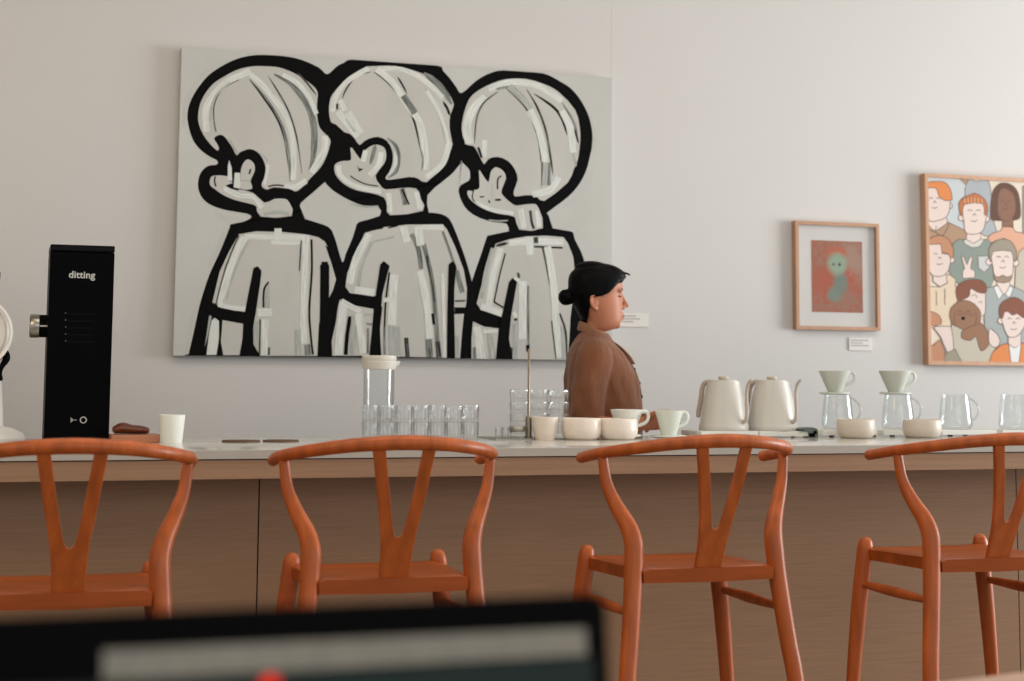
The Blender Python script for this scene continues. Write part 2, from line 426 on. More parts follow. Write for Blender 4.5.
# soft grey wash around the figures
for q, wd in ((A1((30, 560), (40, 420), (90, 300), (190, 190), (330, 100)), 50), (B1((225, 560), (330, 610), (430, 620)), 40), (C1((320, 110), (260, 250), (190, 400)), 36),
              (D1((120, 250), (80, 420), (40, 600)), 40), (A3((985, 640), (990, 480), (940, 300), (860, 170)), 40), (B3((760, 470), (900, 350), (985, 150)), 46), (B3((780, 580), (860, 620), (930, 660)), 60)):
    L(q, wd, WASH, taper=1)
# silhouette of all three
sil = (A1((960, 165), (930, 145), (840, 105), (740, 80), (600, 68), (500, 70), (400, 90), (290, 140), (190, 210), (110, 310), (65, 400), (50, 480), (60, 560), (90, 650)) +
       B1((140, 135), (200, 180), (252, 208), (250, 235), (190, 245), (145, 285), (125, 340), (125, 400), (150, 460), (200, 505), (290, 540), (400, 560), (470, 575), (475, 605), (345, 655)) +
       C1((345, 100), (310, 190), (260, 310), (200, 440), (150, 590)) + D1((125, 310), (95, 450), (60, 605), (60, 625)) +
       D1((1100, 632)) + D2((500, 640), (1000, 645)) + D3((300, 655), (900, 655)) + D3((905, 420)) + C3((918, 460), (920, 370), (890, 280), (850, 200), (835, 152), (790, 140), (705, 125)) +
       B3((700, 600), (670, 510), (668, 490), (800, 390), (880, 300), (930, 200), (960, 80)) + A3((962, 620), (970, 520), (950, 400), (900, 290), (830, 200), (740, 140), (640, 92), (500, 75), (360, 70), (270, 90), (180, 140), (80, 225)) +
       A2((960, 250), (920, 195), (870, 140), (830, 105), (500, 80), (255, 65), (200, 85), (150, 110), (85, 165)))
P.poly(sil, INK, smooth=3)
# canvas showing between the figures
P.poly(B2((65, 355), (120, 410), (190, 455), (260, 490), (330, 515), (430, 522), (440, 585), (300, 625), (275, 660)) + C2((215, 165), (190, 250), (140, 370), (118, 425), (80, 300), (45, 205), (0, 172)) +
       C1((920, 82), (850, 60)) + B1((850, 600), (825, 540), (820, 500), (900, 430), (985, 355)), CANV, smooth=2)
P.poly(B2((1000, 215), (940, 290), (870, 350), (765, 445), (775, 560)) + C2((715, 85), (790, 95), (830, 115), (860, 150), (910, 270), (960, 410), (998, 545)) +
       C3((150, 480), (180, 390), (215, 290), (250, 185), (270, 172), (400, 145)) + B3((400, 620), (385, 570), (300, 560), (200, 530), (120, 480), (75, 410), (58, 345), (75, 305), (130, 275), (135, 240), (130, 200), (75, 145)), CANV, smooth=2)
# ---- figure one
P.poly(A1((570, 145), (660, 150), (740, 175), (800, 205), (870, 250), (935, 315), (932, 400), (935, 500), (955, 570), (1021, 640)) + B1((1018, 110), (1000, 170), (960, 250), (890, 325), (800, 415), (740, 400), (640, 390), (590, 405), (555, 375), (580, 310), (585, 260), (560, 190), (520, 145), (470, 130), (410, 150), (385, 170), (350, 110), (300, 42), (262, 35), (232, 58), (262, 112), (255, 140), (205, 95), (155, 25)) +
       A1((125, 520), (130, 430), (160, 350), (220, 270), (300, 215), (400, 165), (500, 145)), LITE, smooth=3)
P.poly(B1((465, 200), (500, 225), (510, 270), (490, 320), (480, 350), (490, 400), (415, 400), (412, 340), (415, 270), (435, 220)), LITE, smooth=3)
P.poly(B1((205, 335), (230, 310), (325, 315), (330, 345), (360, 360), (310, 378), (350, 400), (410, 405), (500, 430), (575, 495), (640, 470), (710, 468), (745, 495), (760, 585), (550, 590), (520, 520), (470, 500), (370, 475), (290, 440), (235, 400), (205, 375)), LITE, smooth=2)
P.poly(B1((335, 205), (352, 260), (355, 350), (325, 340), (325, 250)), WHT, smooth=0)
P.poly(B1((372, 290), (410, 292), (410, 400), (365, 390)), WHT, smooth=0)
P.poly(C1((400, 165), (520, 145), (700, 150), (850, 165), (940, 185), (985, 215), (1005, 250)) + C2((0, 305), (40, 420), (75, 540), (55, 610), (15, 690)) + D1((1005, 300), (945, 400), (935, 618), (500, 618), (500, 350), (440, 320), (300, 290), (220, 255)) + C1((220, 630), (270, 420), (330, 290)), LITE, smooth=0)
P.poly(D1((200, 340), (215, 352), (190, 480), (168, 560)), GRY, smooth=0)
P.poly(D1((235, 360), (265, 380), (265, 500), (248, 612), (180, 612), (200, 450), (215, 380)), WHT, smooth=0)
P.poly(D1((290, 375), (430, 400), (425, 500), (405, 614), (295, 614), (278, 520), (285, 440)), LITE, smooth=0)
L(A1((400, 235), (290, 300), (235, 400), (230, 500), (245, 590)), 8, THIN)
L(A1((480, 178), (320, 250), (220, 350), (175, 450), (180, 590)), 44, WHT)
L(A1((340, 250), (260, 320), (215, 410), (205, 520)), 10, GRY)
L(A1((640, 200), (750, 260), (830, 350), (890, 460), (915, 600)) + B1((905, 190), (880, 280)), 44, DGR, taper=1)
L(A1((700, 200), (800, 262), (880, 360), (928, 470)), 34, WHT)
L(A1((800, 190), (870, 265), (930, 345)), 12, THIN, taper=1)
L(A1((475, 235), (545, 320), (625, 430), (685, 540), (722, 660)) + B1((745, 250), (750, 350)), 26, DGR, taper=1)
L(A1((470, 232), (540, 320), (615, 425), (675, 530), (712, 650)), 11, INK, taper=1)
L(A1((480, 200), (560, 270), (660, 390), (730, 500), (765, 640)) + B1((775, 200), (770, 340)), 38, WHT)
L(A1((600, 212), (650, 290), (720, 410), (765, 520), (800, 660)) + B1((830, 300)), 11, THIN, taper=1)
L(B1((985, 40), (985, 130), (950, 200), (895, 290)), 44, WHT)
L(B1((860, 345), (790, 385), (715, 375)), 38, WHT)
L(B1((600, 385), (650, 375), (705, 380)), 10, INK)
L(B1((530, 145), (575, 185), (598, 215)), 9, GRY)
L(B1((595, 235), (590, 300), (570, 370)), 22, WHT)
L(B1((335, 60), (365, 120), (395, 160)), 14, GRY)
L(B1((480, 265), (472, 300)), 12, INK)
L(B1((240, 315), (235, 350), (245, 385)), 10, INK)
L(B1((310, 380), (350, 395), (400, 408)), 10, INK)
L(B1((420, 345), (480, 345)), 10, GRY)
L(B1((300, 395), (400, 445), (500, 455), (560, 530)), 34, WHT)
L(B1((570, 575), (660, 560), (745, 575)), 24, GRY)
L(C1((440, 185), (370, 320), (300, 520), (265, 630)), 48, WHT, n=2)
L(C1((470, 210), (400, 340), (345, 500), (320, 610)), 12, GRY, n=2)
L(C1((440, 182), (880, 187)), 34, WHT, n=2)
L(C1((855, 180), (852, 420)) + D1((835, 420)), 44, WHT, n=2)
L(C1((620, 222), (820, 222)), 28, WHT, n=2)
L(C1((667, 125), (667, 205)), 48, WHT, n=2)
L(C1((260, 640), (350, 665), (450, 672)), 36, WHT, n=2)
L(C1((825, 210), (812, 415)), 9, THIN, n=2)
L(C1((895, 200), (897, 420), (880, 680)) + D1((890, 480), (905, 610)), 14, INK)
L(D1((800, 440), (805, 612)), 40, GRY, n=2)
L(D1((868, 540), (872, 612)), 44, DGR, n=2)
L(D1((848, 45), (838, 300), (845, 535)), 40, WHT, n=2)
L(C1((400, 172), (310, 390), (245, 640)), 8, INK, n=2)
L(D1((520, 380), (525, 610)), 46, GRY, n=2)
L(D1((545, 370), (540, 610)), 9, INK, n=2)
L(D1((578, 370), (575, 612)), 46, WHT, n=2)
L(D1((606, 560), (604, 612)), 16, THIN, n=2)
L(D1((598, 130), (590, 290)), 34, GRY, n=2)
L(D1((604, 115), (572, 170), (568, 290)), 12, INK)
L(D1((528, 322), (628, 322)), 52, WHT, n=2)
P.poly(D1((500, 20), (530, 8), (555, 40), (545, 130), (515, 330), (497, 430), (500, 540), (545, 618), (405, 618), (428, 500), (430, 400), (290, 375), (300, 295), (440, 325)), INK, smooth=0)
L(D1((985, 0), (983, 300), (975, 625)), 62, INK, n=2); L(C1((985, 372), (985, 460)), 60, INK, n=3)
L(C1((985, 352), (985, 390)), 44, INK, n=3)
P.poly(D1((1010, 265), (1030, 240), (1060, 618), (935, 618), (950, 400)), INK, smooth=0)
# ---- figure two
P.poly(A2((410, 110), (540, 108), (640, 130), (740, 165), (830, 210), (900, 285), (945, 370), (920, 440), (915, 530), (935, 640)) + B2((935, 100), (915, 160), (870, 240), (760, 355), (700, 330), (640, 320), (510, 340), (478, 325), (510, 280), (530, 210), (525, 140), (490, 75), (430, 47), (370, 58), (330, 80), (302, 102), (270, 60), (235, 25)) +
       A2((200, 560), (140, 505), (108, 490), (95, 420), (100, 350), (120, 300), (190, 220), (280, 150), (350, 115)), LITE, smooth=2)
P.poly(B2((420, 100), (470, 120), (485, 170), (470, 230), (410, 310), (440, 370), (480, 405), (590, 395), (690, 400), (720, 470), (735, 550), (510, 580), (490, 520), (470, 460), (380, 430), (280, 410), (200, 370), (150, 320), (130, 270), (140, 230), (190, 210), (245, 205), (240, 130), (255, 125), (310, 200), (330, 150), (370, 115)), LITE, smooth=2)
P.poly(C2((270, 225), (400, 185), (560, 168), (800, 165), (830, 200), (890, 330), (945, 480), (965, 600)) + D2((962, 250), (955, 288), (880, 288), (880, 335), (945, 332), (930, 480), (918, 634), (370, 620), (375, 430), (390, 290), (345, 212), (170, 192), (140, 150)) + C2((140, 590), (150, 500), (200, 380)), LITE, smooth=0)
P.poly(D2((100, 235), (170, 270), (330, 300), (320, 430), (300, 618), (50, 618), (45, 520), (75, 380), (85, 300)), LITE, smooth=0)
L(A2((740, 155), (850, 245), (930, 370)), 40, DGR, taper=1)
L(A2((740, 250), (820, 380), (870, 520), (890, 640)), 20, GRY, taper=1)
L(A2((430, 125), (600, 135), (740, 205), (870, 325)), 32, WHT)
L(A2((870, 350), (900, 400), (915, 445)), 18, INK, taper=1)
L(A2((760, 280), (830, 390), (880, 520), (905, 630)), 24, WHT)
L(A2((380, 150), (280, 180), (210, 270), (185, 335)), 12, THIN, taper=1)
L(A2((365, 125), (230, 205), (145, 310), (115, 420)), 36, WHT)
L(A2((400, 150), (500, 225), (600, 345), (670, 470), (715, 670)), 16, INK, taper=1)
L(A2((420, 130), (530, 225), (640, 390), (715, 500), (748, 680)) + B2((752, 270)), 44, WHT)
L(A2((600, 310), (640, 370), (680, 432)), 44, DGR, n=2)
L(A2((562, 185), (590, 230), (625, 295)), 12, INK, taper=1)
L(B2((715, 120), (735, 200), (725, 280)), 12, DGR, taper=1)
L(A2((170, 340), (205, 412)), 34, WHT, n=2)
L(A2((150, 365), (150, 405)), 14, INK, n=2)
L(A2((225, 425), (310, 570)), 46, WHT, n=2)
L(A2((155, 420), (290, 590)), 44, WHT, n=2)
L(A2((210, 470), (270, 560)), 10, GRY, n=2)
L(B2((915, 80), (870, 225), (760, 325)), 40, WHT)
L(B2((490, 55), (550, 110), (570, 190), (550, 280), (500, 325)), 26, DGR, taper=1)
L(B2((545, 150), (545, 230), (500, 310)), 24, WHT, taper=1)
L(B2((410, 105), (400, 150), (375, 235)), 26, DGR, taper=1)
L(B2((345, 140), (325, 215)), 34, WHT, n=2)
L(B2((450, 150), (430, 240), (370, 310)), 38, WHT)
L(B2((160, 240), (175, 310), (270, 380), (450, 420)), 32, WHT)
P.poly(B2((285, 235), (300, 262), (330, 265), (300, 285)), INK, smooth=0)
L(B2((240, 312), (280, 340), (350, 370), (430, 382)), 8, INK)
L(B2((590, 400), (605, 450), (612, 510)), 34, DGR, n=2)
L(B2((590, 400), (640, 508)), 12, INK, n=2)
L(B2((500, 430), (510, 560)), 34, WHT, n=2); L(B2((690, 420), (715, 540)), 34, WHT, n=2)
L(B2((240, 500), (330, 522), (430, 518)), 10, GRY)
L(C2((300, 230), (210, 400), (165, 570)), 48, WHT, n=3)
L(C2((320, 290), (250, 450), (225, 590)), 22, GRY, n=3)
L(C2((320, 285), (470, 250)), 14, GRY, n=3)
L(C2((200, 612), (335, 632)), 50, WHT, n=2)
L(C2((310, 205), (395, 190)), 10, INK, n=2); L(C2((430, 190), (495, 175)), 10, INK, n=2)
L(C2((530, 180), (560, 285)), 50, WHT, n=2)
L(C2((585, 232), (635, 330), (655, 470)), 30, DGR, n=3)
L(C2((670, 300), (715, 480), (745, 690)) + D2((760, 460), (775, 625)), 30, DGR, n=4)
L(C2((690, 380), (725, 560), (745, 690)), 9, INK, n=3)
L(C2((632, 178), (650, 310)), 52, WHT, n=2)
L(C2((660, 187), (805, 187)), 34, WHT, n=2)
L(C2((800, 215), (850, 350), (905, 520), (930, 630)), 16, DGR, n=3)
L(C2((895, 480), (935, 630)), 32, DGR, n=2)
L(D2((800, 60), (815, 630)), 22, WHT, n=2)
L(D2((645, 40), (690, 250), (712, 500)), 48, WHT, n=3)
L(D2((705, 505), (712, 628)), 44, DGR, n=2)
L(D2((730, 330), (740, 405)), 18, INK, n=2)
L(D2((765, 520), (775, 628)), 34, THIN, n=2)
L(D2((552, 495), (562, 625)), 28, THIN, n=2)
L(D2((490, 420), (510, 625)), 40, GRY, n=2)
L(D2((450, 410), (455, 620)), 36, GRY, n=2)
L(D2((468, 65), (455, 410)), 56, WHT, n=2)
L(D2((438, 50), (412, 250), (405, 420)), 12, INK, n=3)
L(D2((405, 420), (405, 610)), 14, DGR, n=2)
L(D2((395, 240), (440, 235)), 30, WHT, n=2)
L(D2((885, 245), (955, 243)), 16, DGR, n=2)
L(D2((900, 480), (908, 630)), 22, GRY, n=2)
L(D2((170, 350), (150, 480), (140, 612)), 26, INK, n=3)
L(D2((125, 255), (105, 440), (92, 615)), 56, WHT, n=3)
L(D2((200, 340), (190, 615)), 44, GRY, n=2)
L(D2((225, 330), (262, 600)), 50, WHT, n=2)
L(D2((110, 245), (240, 318)), 36, WHT, n=2)
L(D2((265, 340), (325, 335)), 22, GRY, n=2); L(D2((280, 400), (320, 405)), 16, DGR, n=2)
L(D2((292, 430), (290, 600)), 12, DGR, n=2)
P.poly(C2((375, 440), (400, 415), (440, 450), (420, 520), (390, 640)) + D2((385, 250), (372, 400), (382, 618), (300, 618), (320, 430), (335, 300), (345, 200)), INK, smooth=0)
P.poly(C2((840, 440), (868, 415), (893, 450), (880, 600)) + D2((878, 300), (885, 634), (828, 634), (832, 300), (838, 60)), INK, smooth=0)
# ---- figure three
P.poly(A3((420, 128), (520, 130), (640, 165), (740, 220), (850, 340), (880, 450), (885, 550), (868, 680)) + B3((840, 200), (800, 290), (640, 415), (590, 385), (520, 375), (440, 385), (435, 340), (460, 270), (440, 200), (390, 140), (320, 115), (260, 130), (230, 165), (195, 100), (160, 42)) +
       A3((120, 580), (85, 520), (80, 430), (110, 310), (150, 240), (240, 180), (340, 140)), LITE, smooth=2)
P.poly(B3((310, 185), (360, 210), (380, 260), (350, 340), (360, 380), (430, 440), (470, 445), (560, 435), (600, 460), (630, 600), (470, 610), (440, 525), (340, 505), (250, 480), (170, 435), (125, 390), (118, 345), (155, 350), (165, 340), (200, 325), (195, 210), (210, 220), (260, 290), (275, 220)), LITE, smooth=2)
P.poly(C3((310, 230), (400, 200), (520, 180), (650, 175), (770, 185), (800, 225), (838, 320), (850, 460), (840, 560)) + D3((830, 260), (818, 360), (812, 480), (800, 645), (420, 645), (400, 500), (415, 345), (350, 355), (210, 305), (180, 262)) + C3((185, 620), (205, 540), (250, 400)), LITE, smooth=0)
P.poly(D3((155, 385), (230, 420), (330, 432), (310, 645), (145, 645), (145, 500)), LITE, smooth=0)
L(A3((260, 200), (420, 150), (600, 180), (760, 280)), 40, WHT)
L(A3((240, 250), (155, 340), (115, 450), (130, 570)), 56, WHT)
L(A3((330, 215), (230, 290), (180, 400), (165, 570)), 12, THIN, taper=1)
L(A3((310, 200), (410, 180)), 18, DGR, taper=1)
L(A3((400, 180), (490, 260), (550, 335)), 46, GRY)
L(A3((380, 195), (500, 310), (560, 420), (600, 540), (620, 680)) + B3((625, 160), (620, 320)), 12, INK, taper=1)
L(A3((540, 340), (605, 480), (640, 650)) + B3((645, 150)), 44, WHT, n=3)
L(B3((655, 155), (655, 310)), 56, DGR, n=2); L(B3((650, 155), (645, 310)), 34, GRY, n=2)
L(A3((520, 200), (590, 320), (650, 480), (685, 680)) + B3((700, 240)), 15, THIN, taper=1)
L(A3((570, 230), (700, 320), (760, 400), (795, 510)), 18, INK, taper=1)
L(A3((760, 345), (820, 480), (838, 630)), 44, WHT)
L(A3((760, 290), (840, 420), (868, 540)), 14, DGR, taper=1)
L(A3((845, 470), (875, 570)), 12, INK, taper=1)
L(A3((235, 545), (228, 660)), 34, WHT, n=2)
L(B3((190, 50), (215, 120)), 16, INK, n=2)
L(B3((835, 90), (855, 180)), 16, GRY, n=2)
L(B3((740, 255), (680, 340), (560, 370)), 46, WHT)
L(B3((350, 245), (325, 265), (322, 335)), 10, INK)
L(B3((305, 408), (345, 408)), 13, INK, n=2); L(B3((200, 388), (232, 386)), 9, INK, n=2); L(B3((262, 410), (268, 430)), 10, INK, n=2)
L(B3((158, 345), (150, 390), (165, 420)), 8, INK)
L(B3((285, 300), (285, 410)), 8, GRY, n=2)
L(B3((545, 480), (555, 560), (570, 605)), 18, THIN)
L(B3((480, 470), (500, 600)), 34, WHT, n=2); L(B3((590, 480), (605, 590)), 30, WHT, n=2)
L(B3((180, 425), (280, 475), (430, 500)), 26, WHT)
L(B3((265, 545), (330, 552), (392, 548)), 9, GRY)
L(C3((345, 260), (290, 450), (262, 650)), 44, WHT, n=3)
L(C3((375, 295), (335, 450), (298, 630)), 9, INK, n=3)
L(C3((290, 260), (240, 430), (215, 600)), 26, GRY, n=3)
L(C3((310, 245), (390, 225)), 22, THIN, taper=1)
L(C3((400, 222), (520, 215)), 44, WHT, n=2); L(C3((600, 212), (770, 220)), 42, WHT, n=2)
L(C3((570, 250), (765, 258)), 12, INK, n=2)
L(C3((582, 185), (585, 225)), 28, THIN, n=2)
L(C3((535, 185), (545, 305)), 48, WHT, n=2)
L(C3((460, 425), (470, 465)), 18, THIN, taper=1)
L(C3((630, 260), (660, 400), (680, 510)), 12, THIN, n=3)
L(C3((662, 250), (690, 420), (710, 600)) + D3((735, 630)), 48, WHT, n=3)
L(D3((690, 380), (720, 640)), 9, THIN, n=2)
L(D3((745, 330), (785, 450), (795, 640)), 13, THIN, n=3)
L(D3((760, 420), (770, 640)), 24, GRY, n=2)
L(D3((210, 282), (350, 330)), 46, WHT, n=2)
L(D3((300, 252), (362, 290)), 11, INK, n=2)
L(D3((440, 400), (440, 640)), 30, GRY, n=2)
L(D3((415, 560), (412, 640)), 22, THIN, n=2)
L(D3((495, 110), (490, 505)), 54, WHT, n=2)
L(D3((435, 90), (470, 110)), 24, WHT, n=2)
L(D3((530, 140), (532, 480), (535, 590)), 14, DGR, n=3)
L(D3((527, 545), (530, 590)), 22, INK, n=2)
L(D3((435, 372), (455, 372)), 16, INK, n=2); L(D3((430, 320), (450, 355)), 26, WHT, n=2)
L(D3((180, 420), (215, 642)), 56, WHT, n=2)
L(D3((270, 460), (290, 640)), 40, GRY, n=2)
L(D3((225, 452), (320, 450)), 24, WHT, n=2)
L(D3((165, 560), (165, 640)), 18, DGR, n=2)
P.poly(D3((400, 115), (425, 88), (455, 115), (440, 200), (415, 345), (400, 500), (425, 645), (310, 645), (335, 432), (350, 355)), INK, smooth=0)
P.build('artwork', pt)
# ------------------------------------------------------------------ framed pictures
def frame_bm(x0, x1, z0, z1, w, depth):
    b = bmesh.new()
    box(b, x0, x0 + w, -depth, 0, z0, z1, .001); box(b, x1 - w, x1, -depth, 0, z0, z1, .001)
    box(b, x0 + w, x1 - w, -depth, 0, z0, z0 + w, .001); box(b, x0 + w, x1 - w, -depth, 0, z1 - w, z1, .001)
    return b
# small framed print
DF = .036; YF = YW - DF
q0, q1 = atY(795, 221, YF), atY(879.6, 330, YF)
q0.x = atY(796, 275, YF).x; q0.z = (atY(795, 220.5, YF).z + atY(878, 223.8, YF).z) / 2; q1.z = (atY(795, 329, YF).z + atY(879, 331, YF).z) / 2; q1.x = atY(880, 275, YF).x
t = thing('framed_print', 'small wood framed print of a green figure on rust red', 'picture', ((q0.x + q1.x) / 2, YW, (q0.z + q1.z) / 2))
hx, hz = (q1.x - q0.x) / 2, (q0.z - q1.z) / 2
obj('frame', frame_bm(-hx, hx, -hz, hz, .016, DF), FRAMEW, t, smooth=False)
b = bmesh.new(); box(b, -hx + .016, hx - .016, -.016, -.003, -hz + .016, hz - .016)
obj('mat_board', b, mat('mat_white', (226, 224, 219), rough=.9), t, smooth=False)
YM = YW - .0165
a0, a1 = atY(811.2, 240, YM), atY(863, 313, YM)
# print, painted with soft blots in the shader
def print_mat():
    M = bpy.data.materials.new('rust_print'); M.use_nodes = True; nt = M.node_tree; N = nt.nodes; Lk = nt.links
    bs = N['Principled BSDF']; bs.inputs['Roughness'].default_value = .8
    tc = N.new('ShaderNodeTexCoord')
    def noise(scale, detail=5):
        n = N.new('ShaderNodeTexNoise'); n.inputs['Scale'].default_value = scale; n.inputs['Detail'].default_value = detail
        Lk.new(tc.outputs['Object'], n.inputs['Vector']); return n.outputs['Fac']
    def mix(fac, a, c):
        m_ = N.new('ShaderNodeMix'); m_.data_type = 'RGBA'; Lk.new(fac, m_.inputs['Factor'])
        for key, v in (('A', a), ('B', c)):
            if isinstance(v, tuple): m_.inputs[key].default_value = v
            else: Lk.new(v, m_.inputs[key])
        return m_.outputs['Result']
    def rng(v, lo, hi):
        r = N.new('ShaderNodeMapRange'); r.inputs['From Min'].default_value = lo; r.inputs['From Max'].default_value = hi; Lk.new(v, r.inputs['Value']); return r.outputs[0]
    def blot(cx, cz, rx, rz, wob, soft=.55):
        mp = N.new('ShaderNodeMapping'); mp.inputs['Location'].default_value = (-cx / rx, 0, -cz / rz); mp.inputs['Scale'].default_value = (1 / rx, 0, 1 / rz)
        Lk.new(tc.outputs['Object'], mp.inputs[0])
        ln = N.new('ShaderNodeVectorMath'); ln.operation = 'LENGTH'; Lk.new(mp.outputs[0], ln.inputs[0])
        ad = N.new('ShaderNodeMath'); ad.operation = 'MULTIPLY_ADD'; ad.inputs[1].default_value = wob * 1.7; Lk.new(noise(48, 8), ad.inputs[0]); Lk.new(ln.outputs['Value'], ad.inputs[2])
        return rng(ad.outputs[0], 1 + wob * .85 + soft * .5, 1 + wob * .85 - soft * .5)
    H = (a0.z - a1.z) / 2; Wd = (a1.x - a0.x) / 2
    c = mix(rng(noise(40, 8), .38, .62), s2l((172, 88, 52)), s2l((160, 112, 86)))
    c = mix(blot(.55 * Wd, .35 * H, .5 * Wd, .6 * H, .6), c, s2l((172, 134, 112)))
    c = mix(blot(-.1 * Wd, -.15 * H, .95 * Wd, .45 * H, .7), c, s2l((180, 82, 40)))
    c = mix(blot(0, .68 * H, .38 * Wd, .16 * H, .6), c, s2l((192, 94, 46)))
    c = mix(blot(.3 * Wd, -.6 * H, .3 * Wd, .3 * H, .9), c, s2l((160, 106, 80)))
    c = mix(blot(-.1 * Wd, -.5 * H, .27 * Wd, .22 * H, .5), c, s2l((120, 136, 118)))
    c = mix(blot(.12 * Wd, -.15 * H, .27 * Wd, .30 * H, .5), c, s2l((116, 130, 114)))
    c = mix(blot(-.0 * Wd, .36 * H, .36 * Wd, .30 * H, .4), c, s2l((148, 172, 144)))
    c = mix(blot(.1 * Wd, .34 * H, .06 * Wd, .05 * H, .2), c, s2l((70, 72, 66)))
    c = mix(blot(-.14 * Wd, .34 * H, .05 * Wd, .04 * H, .2), c, s2l((84, 88, 80)))
    Lk.new(c, bs.inputs['Base Color']); return M
b = bmesh.new(); w_, h_ = (a1.x - a0.x) / 2, (a0.z - a1.z) / 2
box(b, -w_, w_, -.0008, 0, -h_, h_)
obj('art_print', b, print_mat(), t, smooth=False, loc=((a0.x + a1.x) / 2 - t.location.x, YM - YW, (a0.z + a1.z) / 2 - t.location.z))
b = bmesh.new(); box(b, -hx + .016, hx - .016, -DF + .008, -DF + .010, -hz + .016, hz - .016)
obj('glass_pane', b, PANE, t, smooth=False)

# big illustrated poster of a crowd
DF2 = .046; YF2 = YW - DF2
zt_ = atY(930, 173.3, YF2).z; zb_ = atY(930, 364.8, YF2).z; xl_ = atY(926.8, 270, YF2).x; xr_ = xl_ + .74
t = thing('framed_poster', 'large wood framed poster of an illustrated crowd with a brown dog, cut by right edge', 'picture', ((xl_ + xr_) / 2, YW, (zt_ + zb_) / 2))
hx, hz = (xr_ - xl_) / 2, (zt_ - zb_) / 2
obj('frame', frame_bm(-hx, hx, -hz, hz, .017, DF2), wood('frame_wood_pale', (196, 152, 120), rough=.5, coat=0, stretch=(30, 30, 4), amt=.1), t, smooth=False)
YP2 = YW - .034
b = bmesh.new(); box(b, -hx + .017, hx - .017, -.034, -.003, -hz + .017, hz - .017)
def pm(n, c):
    g = .3 * c[0] + .6 * c[1] + .1 * c[2]; c = tuple(.95 * (g + .86 * (v - g)) for v in c)
    return mat('poster_' + n, c, rough=.75, spec=.2)
CREAM = pm('cream', (234, 220, 200))
obj('backing', b, CREAM, t, smooth=False)
Q = Layers(YP2 - .0002); Q.clip = (xl_ + .018, xr_ - .018, zb_ + .018, zt_ - .018)
LINEC = pm('line', (112, 88, 76))
S2 = 1021 / 120
P1, P2, P3 = reg(904, 160, S2), reg(904, 230, S2), reg(904, 290, S2)
def blob(pts, c, sm=4, ol=True):
    Q.poly(pts, c, smooth=sm)
    if ol: Q.line(pts, .72, LINEC, n=max(sm, 1), closed=True)
def circ(R, x, y, r, c, ol=True): blob(R(*[(x + r * math.cos(a * PI / 5), y + r * math.sin(a * PI / 5)) for a in range(10)]), c, 2, ol)
def ln(pts, w=.7): Q.line(pts, w, LINEC, n=4)
FACE = pm('face', (238, 216, 206)); TAN = pm('tan', (188, 150, 120)); ORANGE = pm('orange', (238, 142, 78)); COPPER = pm('copper', (204, 122, 76))
SAGE = pm('sage', (146, 158, 148)); MIST = pm('mist', (206, 212, 214)); SLATE = pm('slate', (178, 184, 188)); BROWN = pm('brown', (112, 80, 66)); DEEP = pm('deep_face', (152, 108, 88))
PEACH = pm('peach', (232, 172, 142)); OLIVE = pm('olive', (164, 154, 134)); GREY = pm('grey', (170, 178, 176)); SAND = pm('sand', (204, 196, 176)); CARAMEL = pm('caramel', (206, 144, 108)); CHEST = pm('chestnut', (146, 90, 70))
WHITE = pm('white', (234, 234, 232)); DOG = pm('dog', (164, 118, 90)); MOSS = pm('moss', (164, 158, 136)); BEARD = pm('beard', (168, 142, 118)); NOSE = pm('nose', (20, 18, 18)); HOOD = pm('hood', (234, 212, 182))
def face(R, x, y, s=1, c=None):
    ln(R((x - 48 * s, y - 5 * s), (x - 30 * s, y - 18 * s), (x - 12 * s, y - 5 * s)), .7); ln(R((x + 22 * s, y - 5 * s), (x + 40 * s, y - 18 * s), (x + 58 * s, y - 5 * s)), .7)
    ln(R((x - 5 * s, y + 35 * s), (x + 8 * s, y + 15 * s), (x + 20 * s, y + 35 * s)), .7); ln(R((x - 22 * s, y + 75 * s), (x + 5 * s, y + 84 * s), (x + 32 * s, y + 72 * s)), .7)
blob(P1((205, 140), (330, 148), (480, 160), (540, 220), (520, 300), (470, 360), (480, 480), (540, 600), (400, 560), (205, 400)), MIST)
blob(P1((470, 150), (568, 158), (540, 222)), TAN, 0)
blob(P1((570, 150), (700, 160), (740, 270), (760, 500), (780, 620), (650, 620), (520, 300)), SLATE)
blob(P1((590, 150), (662, 158), (640, 180), (600, 180)), WHITE, 0)
blob(P1((1008, 220), (1200, 220), (1200, 700), (1008, 690)), SAGE, 0)
# man with orange hair
blob(P1((205, 480), (360, 490), (350, 560), (270, 600), (205, 560)), FACE, 2)
circ(P1, 385, 390, 26, FACE)
blob(P1((205, 240), (360, 250), (392, 360), (370, 470), (300, 512), (205, 500)), FACE)
blob(P1((205, 190), (330, 185), (390, 240), (410, 330), (400, 340), (350, 345), (300, 310), (270, 240), (205, 235)), ORANGE)
face(P1, 255, 335, .9)
blob(P1((205, 550), (260, 612), (380, 530), (480, 580), (545, 620), (540, 700)) + P2((480, 80), (410, 120), (205, 60)), TAN, 0)
ln(P1((205, 590), (260, 612), (275, 560))); ln(P1((260, 612), (330, 640), (385, 540)))
# woman with bob
blob(P1((740, 500), (735, 400), (755, 270), (800, 210), (850, 195), (920, 215), (970, 280), (990, 400), (985, 490), (920, 515), (780, 515)), BROWN)
blob(P1((835, 480), (925, 480), (930, 585), (835, 585)), DEEP, 0)
blob(P1((805, 290), (850, 240), (930, 290), (950, 400), (930, 480), (860, 522), (800, 460)), DEEP)
face(P1, 860, 355, .75)
blob(P1((700, 690), (740, 630), (825, 600), (835, 570), (930, 575), (945, 610), (1060, 640)) + P2((1060, 160), (960, 260), (940, 140), (850, 70), (740, 110)), PEACH, 2)
